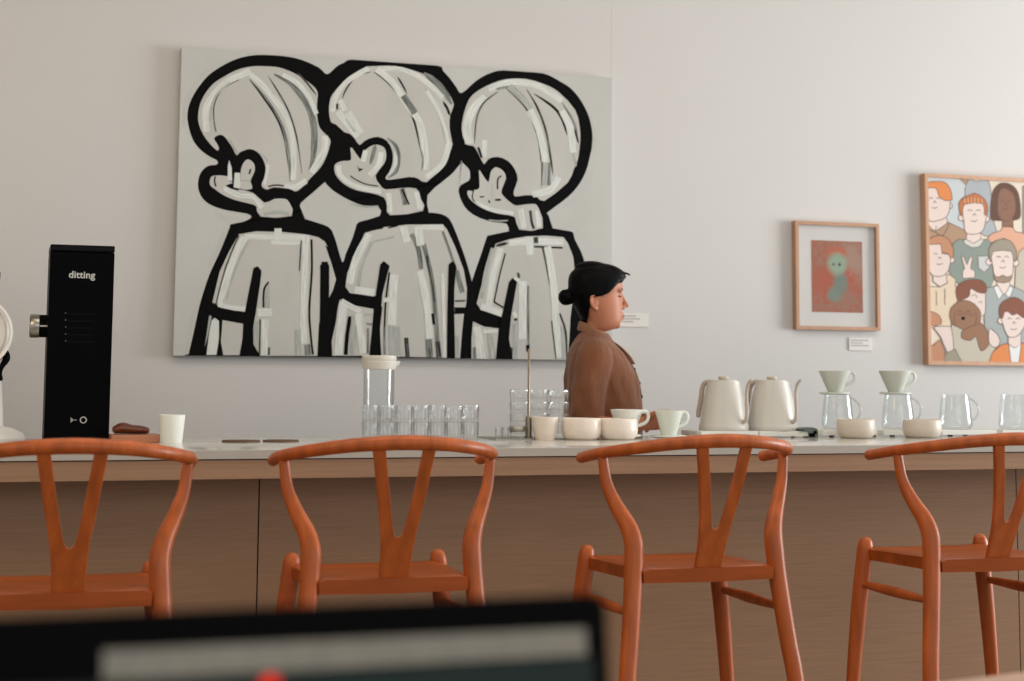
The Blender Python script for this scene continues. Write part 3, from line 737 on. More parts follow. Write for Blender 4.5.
# man with striped hair and sage sweater
blob(P2((420, 110), (510, 80), (590, 130), (680, 80), (740, 110), (765, 300), (730, 500), (480, 470), (380, 340)), SAGE, 2)
blob(P2((535, -10), (650, -10), (655, 80), (590, 118), (530, 80)), FACE, 0)
blob(P2((500, 90), (532, 80), (590, 115), (655, 75), (682, 90), (640, 142), (580, 152), (520, 122)), pm('rib', (218, 213, 206)), 0)
circ(P1, 487, 490, 27, FACE); circ(P1, 700, 500, 27, FACE)
blob(P1((502, 360), (690, 360), (690, 540), (645, 622), (530, 622), (508, 520)), FACE, 3)
blob(P1((480, 470), (465, 370), (500, 330), (600, 282), (680, 330), (712, 400), (702, 465), (680, 460), (668, 372), (512, 378), (500, 465)), COPPER, 2)
for k in range(6): Q.line(P1((512 + 30 * k, 330 - 12 * math.sin(k * .6)), (520 + 28 * k, 366)), .8, pm('stripe', (236, 178, 130)), n=2)
face(P1, 590, 440, 1)
blob(P2((628, 222), (715, 222), (725, 320), (682, 360), (632, 320)), pm('pocket', (208, 210, 208)), 0)
blob(P2((486, 225), (506, 225), (535, 300), (558, 235), (582, 232), (565, 330), (602, 350), (600, 405), (500, 412), (496, 350), (515, 330)), FACE, 0)
# right sleeve, bearded man
blob(P2((950, 300), (980, 180), (1030, 148), (1200, 150), (1200, 600), (940, 520)), pm('khaki', (202, 192, 172)), 0)
blob(P2((690, 500), (790, 470), (850, 545), (910, 470), (1060, 545), (1200, 700)) + P3((1200, 500), (700, 470), (680, 250)), GREY, 0)
blob(P2((790, 420), (897, 420), (902, 500), (850, 548), (793, 500)), FACE, 0)
blob(P2((760, 488), (795, 470), (842, 545), (800, 590)), WHITE, 0); blob(P2((903, 470), (930, 498), (900, 575), (860, 545)), WHITE, 0)
circ(P2, 722, 272, 28, FACE); circ(P2, 948, 280, 28, FACE)
blob(P2((750, 170), (910, 170), (928, 300), (910, 420), (845, 445), (780, 420), (752, 300)), FACE, 2)
blob(P2((760, 385), (800, 402), (838, 385), (880, 402), (918, 385), (902, 432), (840, 450), (780, 432)), BEARD, 2)
blob(P2((730, 262), (720, 160), (770, 100), (840, 75), (910, 100), (955, 180), (948, 262), (928, 262), (910, 182), (760, 182), (742, 262)), OLIVE, 2)
face(P2, 832, 240, 1)
# hoodie man
blob(P2((205, 480), (305, 485), (370, 450), (350, 400), (380, 375), (440, 420), (432, 470), (470, 560), (420, 680)) + P3((400, 160), (395, 320), (205, 320)), HOOD, 0)
blob(P2((245, 370), (355, 370), (365, 450), (305, 482), (245, 440)), FACE, 0)
circ(P2, 400, 255, 28, FACE)
blob(P2((205, 125), (315, 125), (320, 195), (390, 215), (382, 330), (330, 390), (240, 388), (205, 300)), FACE, 2)
blob(P2((205, 80), (300, 45), (380, 80), (420, 170), (412, 235), (390, 235), (370, 200), (320, 190), (308, 120), (205, 125)), CARAMEL, 2)
face(P2, 295, 215, .95)
ln(P2((272, 520), (275, 640)), .8); ln(P2((345, 500), (345, 640)), .8)
# brown haired man behind the dog
blob(P2((470, 590), (550, 555), (565, 495), (640, 500), (692, 540), (692, 690)) + P3((682, 210), (650, 222), (600, 120), (500, 90)), FACE, 0)
blob(P2((450, 590), (440, 500), (500, 440), (580, 420), (660, 430), (700, 480), (690, 535), (625, 530), (565, 500), (550, 565), (480, 595)), CHEST, 3)
ln(P3((570, 55), (600, 38), (620, 65)), .6); ln(P3((630, 110), (650, 95), (658, 118)), .5)
# person holding the dog
blob(P3((400, 290), (500, 335), (640, 270), (780, 480), (735, 640), (470, 640), (410, 500)), SAND, 0)
blob(P3((205, 190), (245, 188), (300, 220), (315, 290), (205, 300)), CARAMEL, 2)
blob(P3((205, 480), (250, 470), (300, 420), (345, 530), (345, 640), (205, 640)), CARAMEL, 0)
blob(P3((250, 320), (300, 310), (380, 310), (402, 330), (420, 500), (370, 540), (310, 400)), FACE, 2)
blob(P3((345, 545), (430, 500), (490, 640), (345, 640)), MOSS, 0)
blob(P3((490, 350), (540, 315), (630, 270), (700, 340), (725, 450), (652, 520), (610, 400), (560, 430), (490, 410)), DOG, 3)
blob(P3((385, 220), (400, 150), (460, 100), (520, 88), (580, 110), (640, 170), (650, 230), (640, 280), (600, 300), (560, 312), (500, 335), (430, 300), (400, 270)), DOG)
ln(P3((440, 180), (425, 230), (430, 290))); ln(P3((600, 180), (615, 240), (600, 295))); ln(P3((455, 190), (470, 172), (490, 190))); ln(P3((525, 188), (545, 172), (560, 192))); ln(P3((450, 215), (520, 200), (590, 215)))
circ(P3, 500, 241, 16, NOSE, False)
blob(P3((720, 345), (736, 330), (800, 390), (812, 450), (780, 490), (722, 455)), FACE, 2)
# man in the orange jacket
blob(P3((722, 640), (750, 530), (820, 470), (890, 450), (1000, 450), (1120, 470), (1180, 640)), ORANGE, 0)
blob(P3((885, 370), (992, 370), (992, 470), (940, 498), (885, 465)), FACE, 0)
blob(P3((887, 462), (940, 495), (995, 462), (975, 640), (908, 640)), WHITE, 0)
circ(P3, 822, 262, 28, FACE)
blob(P3((828, 190), (1040, 190), (1012, 330), (950, 397), (880, 392), (838, 290)), FACE, 2)
blob(P3((812, 222), (808, 160), (830, 110), (880, 75), (940, 62), (1000, 90), (1050, 160), (1055, 240), (1000, 232), (960, 200), (920, 215), (880, 182), (850, 190), (835, 245)), CHEST, 2)
face(P3, 925, 255, 1)
# the hidden right hand strip of the poster
blob(P1((1060, 430), (1100, 400), (1180, 420), (1200, 520), (1150, 600), (1080, 560)), FACE, 2)
Q.build('illustration', t)

# wall labels
def wall_label(px0, px1, py0, py1, label, lines):
    a = atY(px0, (py0 + py1) / 2, YW); c = atY(px1, (py0 + py1) / 2, YW); z0 = atY((px0 + px1) / 2, py1, YW).z; z1 = atY((px0 + px1) / 2, py0, YW).z
    t = thing('wall_label', label, 'label', ((a.x + c.x) / 2, YW, (z0 + z1) / 2), group=None)
    hx, hz = (c.x - a.x) / 2, (z1 - z0) / 2
    b = bmesh.new(); box(b, -hx, hx, -.006, -.0005, -hz, hz, .001); obj('card', b, mat('label_card', (226, 222, 216), rough=.8), t, smooth=False)
    b = bmesh.new()
    for k, (f0, f1) in enumerate(lines):
        z = hz * .62 - k * hz * .42; box(b, -hx * .85 + 1.7 * hx * f0, -hx * .85 + 1.7 * hx * f1, -.0066, -.006, z - .003, z + .003)
    obj('printed_lines', b, mat('label_ink', (178, 174, 170), rough=.8), t, smooth=False)
wall_label(618, 648, 313.5, 327, 'small white wall label to the right of the woman\'s face', ((0, .6), (0, .75), (.05, .5)))
wall_label(848.5, 871.5, 338, 350.5, 'small white wall label below the small framed print', ((0, .9), (0, .6), (0, .9)))
# ------------------------------------------------------------------ things standing on the counter
PX = 1 / F
def mpp(px, py, Y):                     # metres per pixel at a point of depth plane Y
    return (atY(px + 1, py, Y) - atY(px, py, Y)).length * 1.0
T_ = TOP
def base_at(px, Y): return atY(px, 440, Y).x
# --- white grinder at the left edge
Yg = 5.0
t = thing('coffee_grinder', 'white coffee grinder cut by left edge, with a round head and black lever', 'grinder', (base_at(-22, Yg) - .022, Yg, T_))
s_ = mpp(0, 400, Yg)
b = bmesh.new(); lathe(b, [(.0, 0), (.155, 0), (.158, .010), (.15, .024), (.12, .038), (.095, .044), (.0, .044)], seg=40)
obj('base', b, WHITEP, t)
b = bmesh.new(); tube(b, [(0, 0, .03, .094, .06), (0, 0, .12, .088, .055), (0, 0, .26, .075, .05), (0, 0, .30, .07, .05)], n=4, seg=24, round_caps=False)
obj('column', b, WHITEP, t)
b = bmesh.new(); lathe(b, [(0, -.11), (.088, -.11), (.098, -.10), (.098, -.075), (.108, -.07), (.112, -.055), (.108, .05), (.10, .08), (0, .08)], 0, 0, .322, seg=40, axis='y')
obj('grinding_head', b, WHITEP, t)
b = bmesh.new(); lathe(b, [(.099, -.113), (.104, -.115), (.109, -.113), (.109, -.106), (.099, -.106)], 0, 0, .322, seg=40, axis='y', ring=True)
obj('dial_ring', b, mat('ring_white', (226, 222, 214), rough=.25), t)
b = bmesh.new(); tube(b, [(.078, -.06, .278, .011), (.090, -.062, .262, .012), (.094, -.064, .246, .011), (.082, -.064, .224, .008), (.078, -.064, .205, .006), (.080, -.064, .186, .007)], n=4, seg=10)
obj('lever', b, BLACKM, t)
b = bmesh.new(); lathe(b, [(0, 0), (.045, 0), (.062, .02), (.068, .06), (.068, .075), (0, .075)], 0, 0, .435, seg=30)
obj('hopper', b, BLACK, t)
# --- black grinder
g0, g1 = atY(43, 435, 5.0), atY(109, 435, 5.0); gtop = atY(80, 245, 5.0).z
gx = (g0.x + g1.x) / 2 + .001; gw = (g1.x - g0.x) / 2 - .001; gh = gtop - T_
t = thing('coffee_grinder', 'tall black coffee grinder with a silver side knob, standing at the left of the counter', 'grinder', (gx, 5.0, T_))
b = bmesh.new(); box(b, -gw, gw, 0, .22, .004, gh - .022, .004); obj('body', b, BLACK, t, smooth=False)
b = bmesh.new(); box(b, -gw, gw, -.003, .22, gh - .02, gh, .004); obj('top_cap', b, mat('cap_black', (7, 7, 9), rough=.4, spec=.1), t, smooth=False)
b = bmesh.new(); box(b, -gw - .0, gw + .0, -.004, .226, 0, .012, .002); obj('foot_plate', b, BLACKM, t, smooth=False)
kz = atY(38, 326, 5.08).z - T_
b = bmesh.new(); lathe(b, [(0, -.022), (.034, -.022), (.035, -.02), (.035, 0), (0, 0)], -gw, .08, kz, seg=32, axis='x'); k = obj('knob_collar', b, BLACKM, t)
b = bmesh.new(); lathe(b, [(0, -.052), (.033, -.052), (.036, -.048), (.036, -.024), (.033, -.021), (0, -.021)], -gw, .08, kz, seg=40, axis='x', mod=lambda a, z: 1 + .02 * math.cos(a * 20)); obj('knob', b, STEEL, k)
b = bmesh.new(); box(b, -gw - .022, -gw - .0, .043, .047, kz - .003, kz + .0015); obj('pointer', b, mat('mark_white', (210, 208, 200), rough=.5), k, smooth=False)
def text_obj(name, body, size, m, parent, loc, bold=.0):
    cu = bpy.data.curves.new(name, 'FONT'); cu.body = body; cu.size = size; cu.extrude = .0003; cu.offset = bold; cu.align_x = 'CENTER'; cu.space_character = 1.03
    o = bpy.data.objects.new(name, cu); C.objects.link(o); me = evaluated(o); bpy.data.objects.remove(o); me.name = name
    me.transform(Matrix.Rotation(PI / 2, 4, 'X')); me.materials.clear()
    return link(name, me, m, parent, loc=loc)
PRT = mat('panel_print', (188, 188, 184), rough=.5)
lp = atY(81.8, 278, 5.0)
text_obj('logo_lettering', 'ditting', .030, PRT, t, (lp.x - gx, -.0005, lp.z - T_), bold=.0006)
b = bmesh.new(); 
for k in range(5):
    zz = atY(90, 314 + 6.9 * k, 5.0).z - T_; x0, x1 = atY(68, 320, 5).x - gx, atY(95, 320, 5).x - gx
    box(b, x0, x1, -.0012, .002, zz - .003, zz + .001)
obj('vent_slots', b, mat('slot_grey', (8, 8, 9), rough=.6, spec=.08), t, smooth=False)
b = bmesh.new()
for k in range(5):
    p = atY(65.6, 313 + 7 * k, 5.0); lathe(b, [(0, -.001), (.0022, -.001), (.0022, .001), (0, .001)], p.x - gx, 0, p.z - T_, seg=10, axis='y')
obj('indicator_dots', b, mat('dot_grey', (80, 80, 80), rough=.5), t)
b = bmesh.new(); p = atY(83.3, 420, 5.0)
lathe(b, [(.0075, -.0015), (.0105, -.0015), (.0105, .001), (.0075, .001)], p.x - gx, 0, p.z - T_, seg=24, axis='y', ring=True); obj('button_ring', b, PRT, t)
p = atY(73, 420, 5.0); b = bmesh.new(); plate(b, [(p.x - gx - .007, p.z - T_ - .009), (p.x - gx + .002, p.z - T_), (p.x - gx - .007, p.z - T_ + .009)], -.001, .001); box(b, p.x - gx + .002, p.x - gx + .011, -.001, .001, p.z - T_ - .0012, p.z - T_ + .0012)
obj('button_symbol', b, mat('symbol_grey', (150, 150, 146), rough=.5), t, smooth=False)
# --- wooden board with a leather pouch, white cup
bx0, bx1 = atY(110, 438, 4.86).x, atY(158, 438, 4.86).x
b = bmesh.new(); box(b, bx0, bx1, 4.80, 4.92, T_, T_ + .024, .003)
tag(obj('wooden_board', b, wood('board_wood', (176, 110, 72), stretch=(4, 40, 40))), 'small wooden board on the counter beside the black grinder', 'board')
b = bmesh.new(); x0, x1 = atY(115.5, 430, 4.86).x, atY(147, 430, 4.86).x
tube(b, [(x0, 4.86, T_ + .0375, .012, .03), (x0 + .02, 4.86, T_ + .042, .017, .035), ((x0 + x1) / 2, 4.86, T_ + .0385, .0135, .033), (x1 - .02, 4.86, T_ + .037, .0125, .03), (x1, 4.86, T_ + .0345, .0098, .022)], n=5, seg=16, up=(0, 0, 1))
tag(obj('leather_pouch', b, LEATHER), 'dark brown leather pouch lying on the small wooden board', 'pouch')
cx = base_at(171.5, 4.79); k_ = mpp(171, 430, 4.79)
b = bmesh.new(); lathe(b, [(0, 0), (10.3 * k_, 0), (10.8 * k_, .004), (13.2 * k_, 28.2 * k_), (12.6 * k_, 28.4 * k_), (10.2 * k_, .008), (0, .008)], cx, 4.79, T_, seg=36)
tag(obj('white_cup', b, mat('cup_white', (238, 241, 234), rough=.5)), 'plain white tapered cup on the counter above the right arm of the left chair', 'cup')
# --- two thin brown coasters
for i, (px_, Yc_, rr, lab) in enumerate(((241, 4.83, .058, 'thin brown leather coaster lying flat, the one nearer the white cup'), (281, 4.83, .055, 'thin brown leather coaster lying flat, the one nearer the glass jar'))):
    b = bmesh.new(); lathe(b, [(0, 0), (rr, 0), (rr, .0035), (rr - .002, .005), (0, .005)], base_at(px_, Yc_), Yc_, T_, seg=32)
    tag(obj('coaster', b, mat('coaster_brown', (96, 72, 52), rough=.7)), lab, 'coaster', 'leather coasters')
# --- tall glass jar with a white lid
Yj = 5.09; k_ = mpp(378, 400, Yj)
t = thing('glass_jar', 'tall clear glass jar with a white spouted lid, standing behind the ribbed tumblers', 'jar', (base_at(378, Yj), Yj, T_))
jh = atY(378, 367, Yj).z - T_; jt = atY(378, 356.5, Yj).z - T_
b = bmesh.new(); lathe(b, [(0, .001), (.046, .001), (.051, .006), (.0515, jh), (.0495, jh), (.049, .012), (0, .011)], seg=40)
obj('jar_body', b, GLASS, t)
LIDM = mat('lid_white', (218, 214, 204), rough=.4)
b = bmesh.new(); lathe(b, [(0, jh - .008), (.0535, jh - .008), (.056, jh), (.058, jh + .018), (.056, jh + .020), (.0575, jh + .022), (.0575, jt), (.054, jt + .003), (0, jt + .003)], seg=40)
ld = obj('lid', b, LIDM, t)
b = bmesh.new(); tube(b, [(.05, 0, jh + .008, .012, .008), (.062, 0, jh + .013, .008, .0045), (.068, 0, jh + .017, .004, .003)], n=3, seg=10); obj('lid_spout', b, LIDM, ld)
# --- ribbed tumblers stacked in twos and fours
def tumbler_bm(r0, r1, h, ribs=14):
    b = bmesh.new(); md = lambda a, z: 1 + .06 * math.cos(a * ribs) * (1 if z < h * .82 else .1)
    lathe(b, [(0, .0005), (r0 * .92, .0005), (r0, .004), (r0 + (r1 - r0) * .45, h * .45), (r1, h * .82), (r1, h), (r1 - .0018, h), (r1 - .002, h * .8), (r0 * .9, .012), (0, .011)], seg=84, mod=md)
    return b
Yt = 4.945; k_ = mpp(420, 430, Yt)
GT = 'ribbed tumblers in the low row'; x0, x1 = base_at(370, Yt), base_at(470.5, Yt)
hA = .056; rA = 8.1 * k_
proto = None
names = ['first', 'second', 'third', 'fourth', 'fifth', 'sixth', 'seventh']
for c_ in range(7):
    for lv in (0, 1):
        loc = (x0 + (x1 - x0) * c_ / 6, Yt, T_ + lv * (hA - .002))
        lab = '%s ribbed tumbler, %s two-high stack from left in the low row' % (('lower', 'upper')[lv], names[c_])
        if proto is None:
            proto = obj('tumbler', tumbler_bm(rA * .9, rA, hA), GLASSR); proto.location = loc; tag(proto, lab, 'glass', GT)
        else:
            o = proto.copy(); C.objects.link(o); o.location = loc; o['label'] = lab
Ys = 5.02; k_ = mpp(540, 430, Ys); GT2 = 'glasses in the tall nested stacks'; proto = None
xs = [base_at(v, Ys) for v in (519.5, 539.5, 558.5)]
tops = ['at the bottom of', 'second from the bottom of', 'second from the top of', 'topmost in']
whr = ['the tall glass stack behind the thin rod', 'the tall glass stack behind the beige tumbler', 'the tall glass stack beside the woman\'s back']
stp = (atY(540, 389.5, Ys).z - T_ - .004) / 4; hB = stp - .0005
for c_ in range(3):
    for lv in range(4):
        loc = (xs[c_], Ys + .012 * (c_ % 2), T_ + .0032 + lv * stp); lab = 'clear glass %s %s' % (tops[lv], whr[c_])
        if proto is None:
            proto = obj('tumbler', tumbler_bm(8.6 * k_, 9.6 * k_, hB, 14), GLASSR); proto.location = loc; tag(proto, lab, 'glass', GT2)
        else:
            o = proto.copy(); C.objects.link(o); o.location = loc; o['label'] = lab
proto = None
for px_, lab in ((498.5, 'tiny shot glass on the counter, left one of the pair by the tap'), (505.5, 'tiny shot glass on the counter, right one of the pair by the tap')):
    if proto is None:
        b = bmesh.new(); lathe(b, [(0, .0005), (.0105, .0005), (.0115, .003), (.0125, .036), (.0115, .036), (.0105, .008), (0, .007)], seg=24)
        proto = obj('shot_glass', b, GLASSR); proto.location = (base_at(px_, 4.93), 4.93, T_ + .003); tag(proto, lab, 'glass', 'shot glasses by the tap')
    else:
        o = proto.copy(); C.objects.link(o); o.location = (base_at(px_, 4.93), 4.93, T_ + .003); o['label'] = lab
# --- slim tap on its tray
Yr = 4.90; tx = base_at(528.5, Yr); k_ = mpp(528, 430, Yr)
b = bmesh.new(); box(b, base_at(494, Yr), base_at(562, Yr), 4.875, 5.10, T_, T_ + .003, .001)
tag(obj('drip_tray', b, mat('tray_steel', (150, 148, 138), rough=.25, metal=.8)), 'flat thin metal tray under the slim tap and tall glass stacks', 'tray')
t = thing('slim_tap', 'slim metal tap with a tall thin rod, left of the beige tumbler', 'tap', (tx, Yr, T_ + .003))
BRASS = mat('tap_bronze', (142, 130, 112), rough=.35, metal=.85)
rz = atY(528, 420, Yr).z - T_; rtop = atY(528, 350, Yr).z - T_
b = bmesh.new(); lathe(b, [(0, 0), (.014, 0), (.014, .003), (.0105, .006), (.0105, rz), (.008, rz + .01), (0, rz + .01)], seg=20); obj('post', b, BRASS, t)
b = bmesh.new(); lathe(b, [(0, rz), (.0042, rz), (.0042, rtop), (.003, rtop + .002), (0, rtop + .002)], seg=12); obj('rod', b, BRASS, t)
b = bmesh.new(); lathe(b, [(0, .022), (.026, .022), (.029, .026), (.029, .036), (.027, .039), (0, .039)], -.037, 0, 0, seg=28); obj('rinser_disc', b, STEEL, t)
# --- beige tumbler and round bowls
Yb_ = 4.86
k_ = mpp(545, 430, Yb_); b = bmesh.new(); hh = atY(545, 417, Yb_).z - T_
lathe(b, [(0, 0), (8.6 * k_, 0), (9.3 * k_, .004), (11.2 * k_, hh * .45), (12.3 * k_, hh), (11.5 * k_, hh), (10.4 * k_, hh * .45), (8.4 * k_, .008), (0, .007)], base_at(545, Yb_), Yb_, T_, seg=36)
tag(obj('ceramic_tumbler', b, CER_B), 'beige ceramic tumbler standing between the slim tap and the left bowl', 'cup')
def bowl(px0, px1, pyt, Y, m, label, group):
    k_ = mpp((px0 + px1) / 2, 430, Y); r = (px1 - px0) / 2 * k_; cxp = (px0 + px1) / 2; h = atY(cxp, pyt, Y).z - T_
    b = bmesh.new(); lathe(b, [(0, 0), (r * .72, 0), (r * .8, .002), (r * .92, .010), (r * .985, .022), (r, .035), (r * .985, h * .8), (r * .955, h - .002), (r * .93, h), (r * .9, h - .004), (r * .92, .03), (r * .7, .009), (0, .007)], base_at(cxp, Y), Y, T_, seg=44)
    tag(obj('ceramic_bowl', b, m), label, 'bowl', group)
GB = 'round beige bowls on the counter'
bowl(562.5, 600.2, 418.0, 4.86, CER_B, 'round beige ceramic bowl next to the beige tumbler, in front of the brown sleeve', GB)
bowl(599.8, 636.5, 418.6, 4.85, CER_B, 'round beige ceramic bowl in front of the left white dripper', GB)
bowl(839, 873, 419, 4.855, CER_B2, 'taupe ceramic bowl in front of the dripper server nearer the kettles', GB)
bowl(905.5, 939, 419.6, 4.86, CER_B2, 'taupe ceramic bowl right of the second dripper server, above the right chair arm', GB)
# --- cone drippers
def dripper(bx, by, bz, k_, H, rt, rb, flange, m, label, group, hs=1):
    """bz = underside of flange; rt/rb in px radius"""
    t = thing('coffee_dripper', label, 'dripper', (bx, by, bz), group=group)
    b = bmesh.new(); fl = .006
    lathe(b, [(rb * k_ * .7, 0.0), (rb * k_ * .9, 0.0), (rb * k_ * .95, fl), (rb * k_, fl + .003), (rt * k_ * .985, H - .004), (rt * k_, H), (rt * k_ - .003, H), (rb * k_ - .003, fl + .006), (0, fl + .004)], seg=40)
    obj('cone', b, m, t)
    b = bmesh.new(); lathe(b, [(0, 0), (flange * k_ * .82, 0), (flange * k_, .003), (flange * k_, .0065), (flange * k_ * .9, .0085), (0, .0085)], seg=40); obj('flange', b, m, t)
    b = bmesh.new(); x0 = rt * k_ * .93; x1 = rb * k_ + (rt - rb) * k_ * .42
    tube(b, [(x0 - .004, 0, H * .9, .0042, .006), (x0 + .014 * hs, 0, H * .93, .0042, .006), (x0 + .022 * hs, 0, H * .76, .0042, .006), (x0 + .014 * hs, 0, H * .52, .0042, .006), (x1 - .003, 0, H * .38, .0042, .006)], n=5, seg=10, up=(0, 1, 0))
    hd = obj('handle', b, m, t); return t
Yd = 4.965
k_ = mpp(629, 420, Yd)
dripper(base_at(626.6, Yd), Yd, T_ + .004, k_, atY(629, 409.5, Yd).z - T_ - .004, 15.2, 7.0, 14, CER_W, 'white cone coffee dripper directly behind the right one of the two left bowls', 'cone coffee drippers', 1.3)
Yd2 = 4.93; k_ = mpp(670, 420, Yd2)
dripper(base_at(669, Yd2), Yd2, T_ + .002, k_, atY(671, 410.5, Yd2).z - T_ - .002, 13, 7.0, 17, CER_G, 'pale green cone coffee dripper held by the woman, left of the kettles', 'cone coffee drippers', 1.15)
# --- kettles on their bases
Yk = 5.0
def kettle(pxc, label):
    k_ = mpp(pxc, 400, Yk); cx = base_at(pxc, Yk); zb = atY(pxc, 430.3, Yk).z
    hh = atY(pxc, 381.5, Yk).z - zb
    t = thing('gooseneck_kettle', label, 'kettle', (cx, Yk, zb + .0005), rotz=math.radians(-64), group='pale gooseneck kettles')
    b = bmesh.new(); R0 = 22.6 * k_; R1 = 14.8 * k_
    lathe(b, [(0, 0), (R0 * .98, 0), (R0, .004), (R0, .016), (R0 * .985, .019), (R0 * .97, .022), (R0 * .90, hh * .35), (R0 * .79, hh * .7), (R1 * 1.02, hh * .93), (R1 * .99, hh), (0, hh)], seg=48)
    obj('body', b, KET, t)
    b = bmesh.new(); lathe(b, [(0, 0), (R1 * .86, 0), (R1 * .84, .004), (R1 * .4, .006), (0, .006)], 0, 0, hh, seg=36); ld = obj('lid', b, KET, t)
    b = bmesh.new(); lathe(b, [(0, .005), (.014, .005), (.018, .008), (.0185, .014), (.016, .017), (0, .017)], 0, 0, hh, seg=24); obj('lid_knob', b, KETD, ld)
    b = bmesh.new(); tube(b, [(R0 * .7, 0, .030, .009), (R0 * 1.02, 0, .032, .0075), (R0 * 1.14, 0, .048, .0063), (R0 * 1.16, 0, .085, .0058), (R0 * 1.15, 0, .125, .0056), (R0 * 1.18, 0, hh * .87, .0055), (R0 * 1.27, 0, hh * .975, .0052), (R0 * 1.38, 0, hh * 1.03, .0048)], n=6, seg=12)
    obj('gooseneck_spout', b, mat('spout_taupe', (186, 174, 160), rough=.42), t)
    b = bmesh.new(); tube(b, [(-R1 * .6, 0, hh * .965, .0085, .009), (-R1 * 1.25, 0, hh * .985, .009, .009), (-R1 * 1.62, 0, hh * .90, .009, .009), (-R0 * 1.18, 0, hh * .62, .009, .009), (-R0 * 1.30, 0, hh * .36, .0085, .009), (-R0 * 1.32, 0, hh * .27, .007, .008)], n=6, seg=12, up=(0, 1, 0))
    obj('handle', b, KETD, t); return t
def kettle_base(px0, px1, label):
    x0, x1 = base_at(px0, Yk), base_at(px1, Yk); zt = atY((px0 + px1) / 2, 430.3, Yk).z
    t = thing('kettle_base', label, 'kettle base', ((x0 + x1) / 2, Yk, T_), group='flat white kettle bases')
    hx = (x1 - x0) / 2 - .002
    b = bmesh.new(); box(b, -hx, hx, -.085, .085, .004, zt - T_, .003); obj('plate', b, SCALEM, t, smooth=False)
    for ax in (-1, 1):
        for ay in (-1, 1):
            b = bmesh.new(); lathe(b, [(0, 0), (.007, 0), (.007, .005), (0, .005)], ax * (hx - .015), ay * .07, 0, seg=12); obj('rubber_foot', b, BLACKM, t)
kettle_base(690.5, 748, 'flat white base under the left gooseneck kettle'); kettle_base(748, 806.5, 'flat white base under the right gooseneck kettle')
kettle(724, 'pale gooseneck kettle nearer the pale green dripper'); kettle(772.5, 'pale gooseneck kettle nearer the dark green gadget')
# small gadget
Yq = 4.93; gx_ = base_at(808, Yq); k_ = mpp(808, 432, Yq)
t = thing('timer_gadget', 'small dark green and black gadget at the right end of the kettle bases', 'gadget', (gx_, Yq, T_))
b = bmesh.new(); pts = [(-.008, .0), (-.008, .019), (-.04, .022), (-.043, .030), (-.02, .035), (.012, .035), (.026, .030), (.029, .022), (.029, 0)]
plate(b, pts, -.02, .02); obj('casing', b, mat('gadget_green', (96, 108, 102), rough=.5), t, smooth=False)
b = bmesh.new(); box(b, -.006, .016, -.0225, -.02, .002, .015, .001); lathe(b, [(0, -.0235), (.006, -.0235), (.006, -.02), (0, -.02)], .016, 0, .018, seg=16, axis='y'); obj('black_dial', b, BLACKM, t)
b = bmesh.new(); box(b, -.044, -.026, -.021, .021, .0235, .029, .002); obj('tip', b, mat('tip_grey', (60, 62, 60), rough=.5), t, smooth=False)
# --- scales, glass servers
Yv = 5.03; GS = 'flat white scales under the glass servers'; GV = 'clear glass coffee servers'
def scale(pxc, label):
    cx = base_at(pxc, Yv); k_ = mpp(pxc, 430, Yv); zt = atY(pxc, 429.0, Yv).z
    t = thing('coffee_scale', label, 'scale', (cx, Yv, T_), group=GS)
    hx = 27.0 * k_
    b = bmesh.new(); box(b, -hx, hx, -.075, .075, .005, zt - T_ - .001, .003); obj('body', b, SCALEM, t, smooth=False)
    for ax in (-1, 1):
        for ay in (-1, 1):
            b = bmesh.new(); lathe(b, [(0, 0), (.009, 0), (.009, .006), (0, .006)], ax * (hx - .04), ay * .064, 0, seg=14); obj('rubber_foot', b, BLACKM, t)
    return zt - .001
def server(pxc, label, zb):
    k_ = mpp(pxc, 415, Yv); cx = base_at(pxc, Yv); H = atY(pxc, 394.6, Yv).z - zb
    t = thing('glass_server', label, 'coffee server', (cx, Yv, zb + .0003), group=GV)
    b = bmesh.new(); r0, r1 = 14.3 * k_, 11.4 * k_
    lathe(b, [(0, .0005), (r0 * .86, .0005), (r0 * .95, .006), (r0, .018), (r0 * .985, .03), (r0 * .93, H * .5), (r1 * 1.06, H * .86), (r1, H * .93), (r1 * 1.02, H), (r1 * .97, H), (r1 * .95, H * .92), (r0 * .88, H * .5), (r0 * .94, .02), (r0 * .8, .005), (0, .004)], seg=44)
    obj('body', b, GLASS, t)
    b = bmesh.new(); tube(b, [(r1 * 1.0, 0, H * .90, .0035), (r1 * 1.45, 0, H * .86, .0038), (r1 * 1.98, 0, H * .66, .004), (r1 * 1.98, 0, H * .45, .004), (r1 * 1.7, 0, H * .30, .0038), (r0 * .98, 0, H * .26, .0035)], n=6, seg=10)
    obj('handle', b, glass_mat('handle_glass', tint=(.86, .88, .88), edge=1, base=.12, edgecol=(.3, .34, .34, 1)) if 'handle_glass' not in MATS else MATS['handle_glass'], t)
    return zb + H
sv = [(838, 'glass server under a dripper, the one nearer the kettles'), (898.5, 'glass server under a dripper, below the lower left corner of the big poster'), (956, 'empty glass server with a bare rim, above the right chair rail'), (1016, 'empty glass server cut by right edge')]
sl = ['white scale under the dripper server nearer the kettles', 'white scale under the second dripper server, below the poster corner', 'white scale under the bare empty glass server', 'white scale under the glass server cut by right edge']
for i, (pxc, lab) in enumerate(sv):
    zb = scale(pxc + 2, sl[i]); zt = server(pxc, lab, zb)
    if i < 2:
        k_ = mpp(pxc, 385, Yv); Hd = atY(pxc, 371, Yv).z - zt
        dripper(base_at(pxc - 2.5, Yv), Yv, zt + .0005, k_, Hd, 14.0, 6.0, 13.6, CER_GR, ['grey green cone dripper on the glass server nearer the kettles', 'grey green cone dripper on the glass server below the poster corner'][i], 'cone coffee drippers', 1.35)
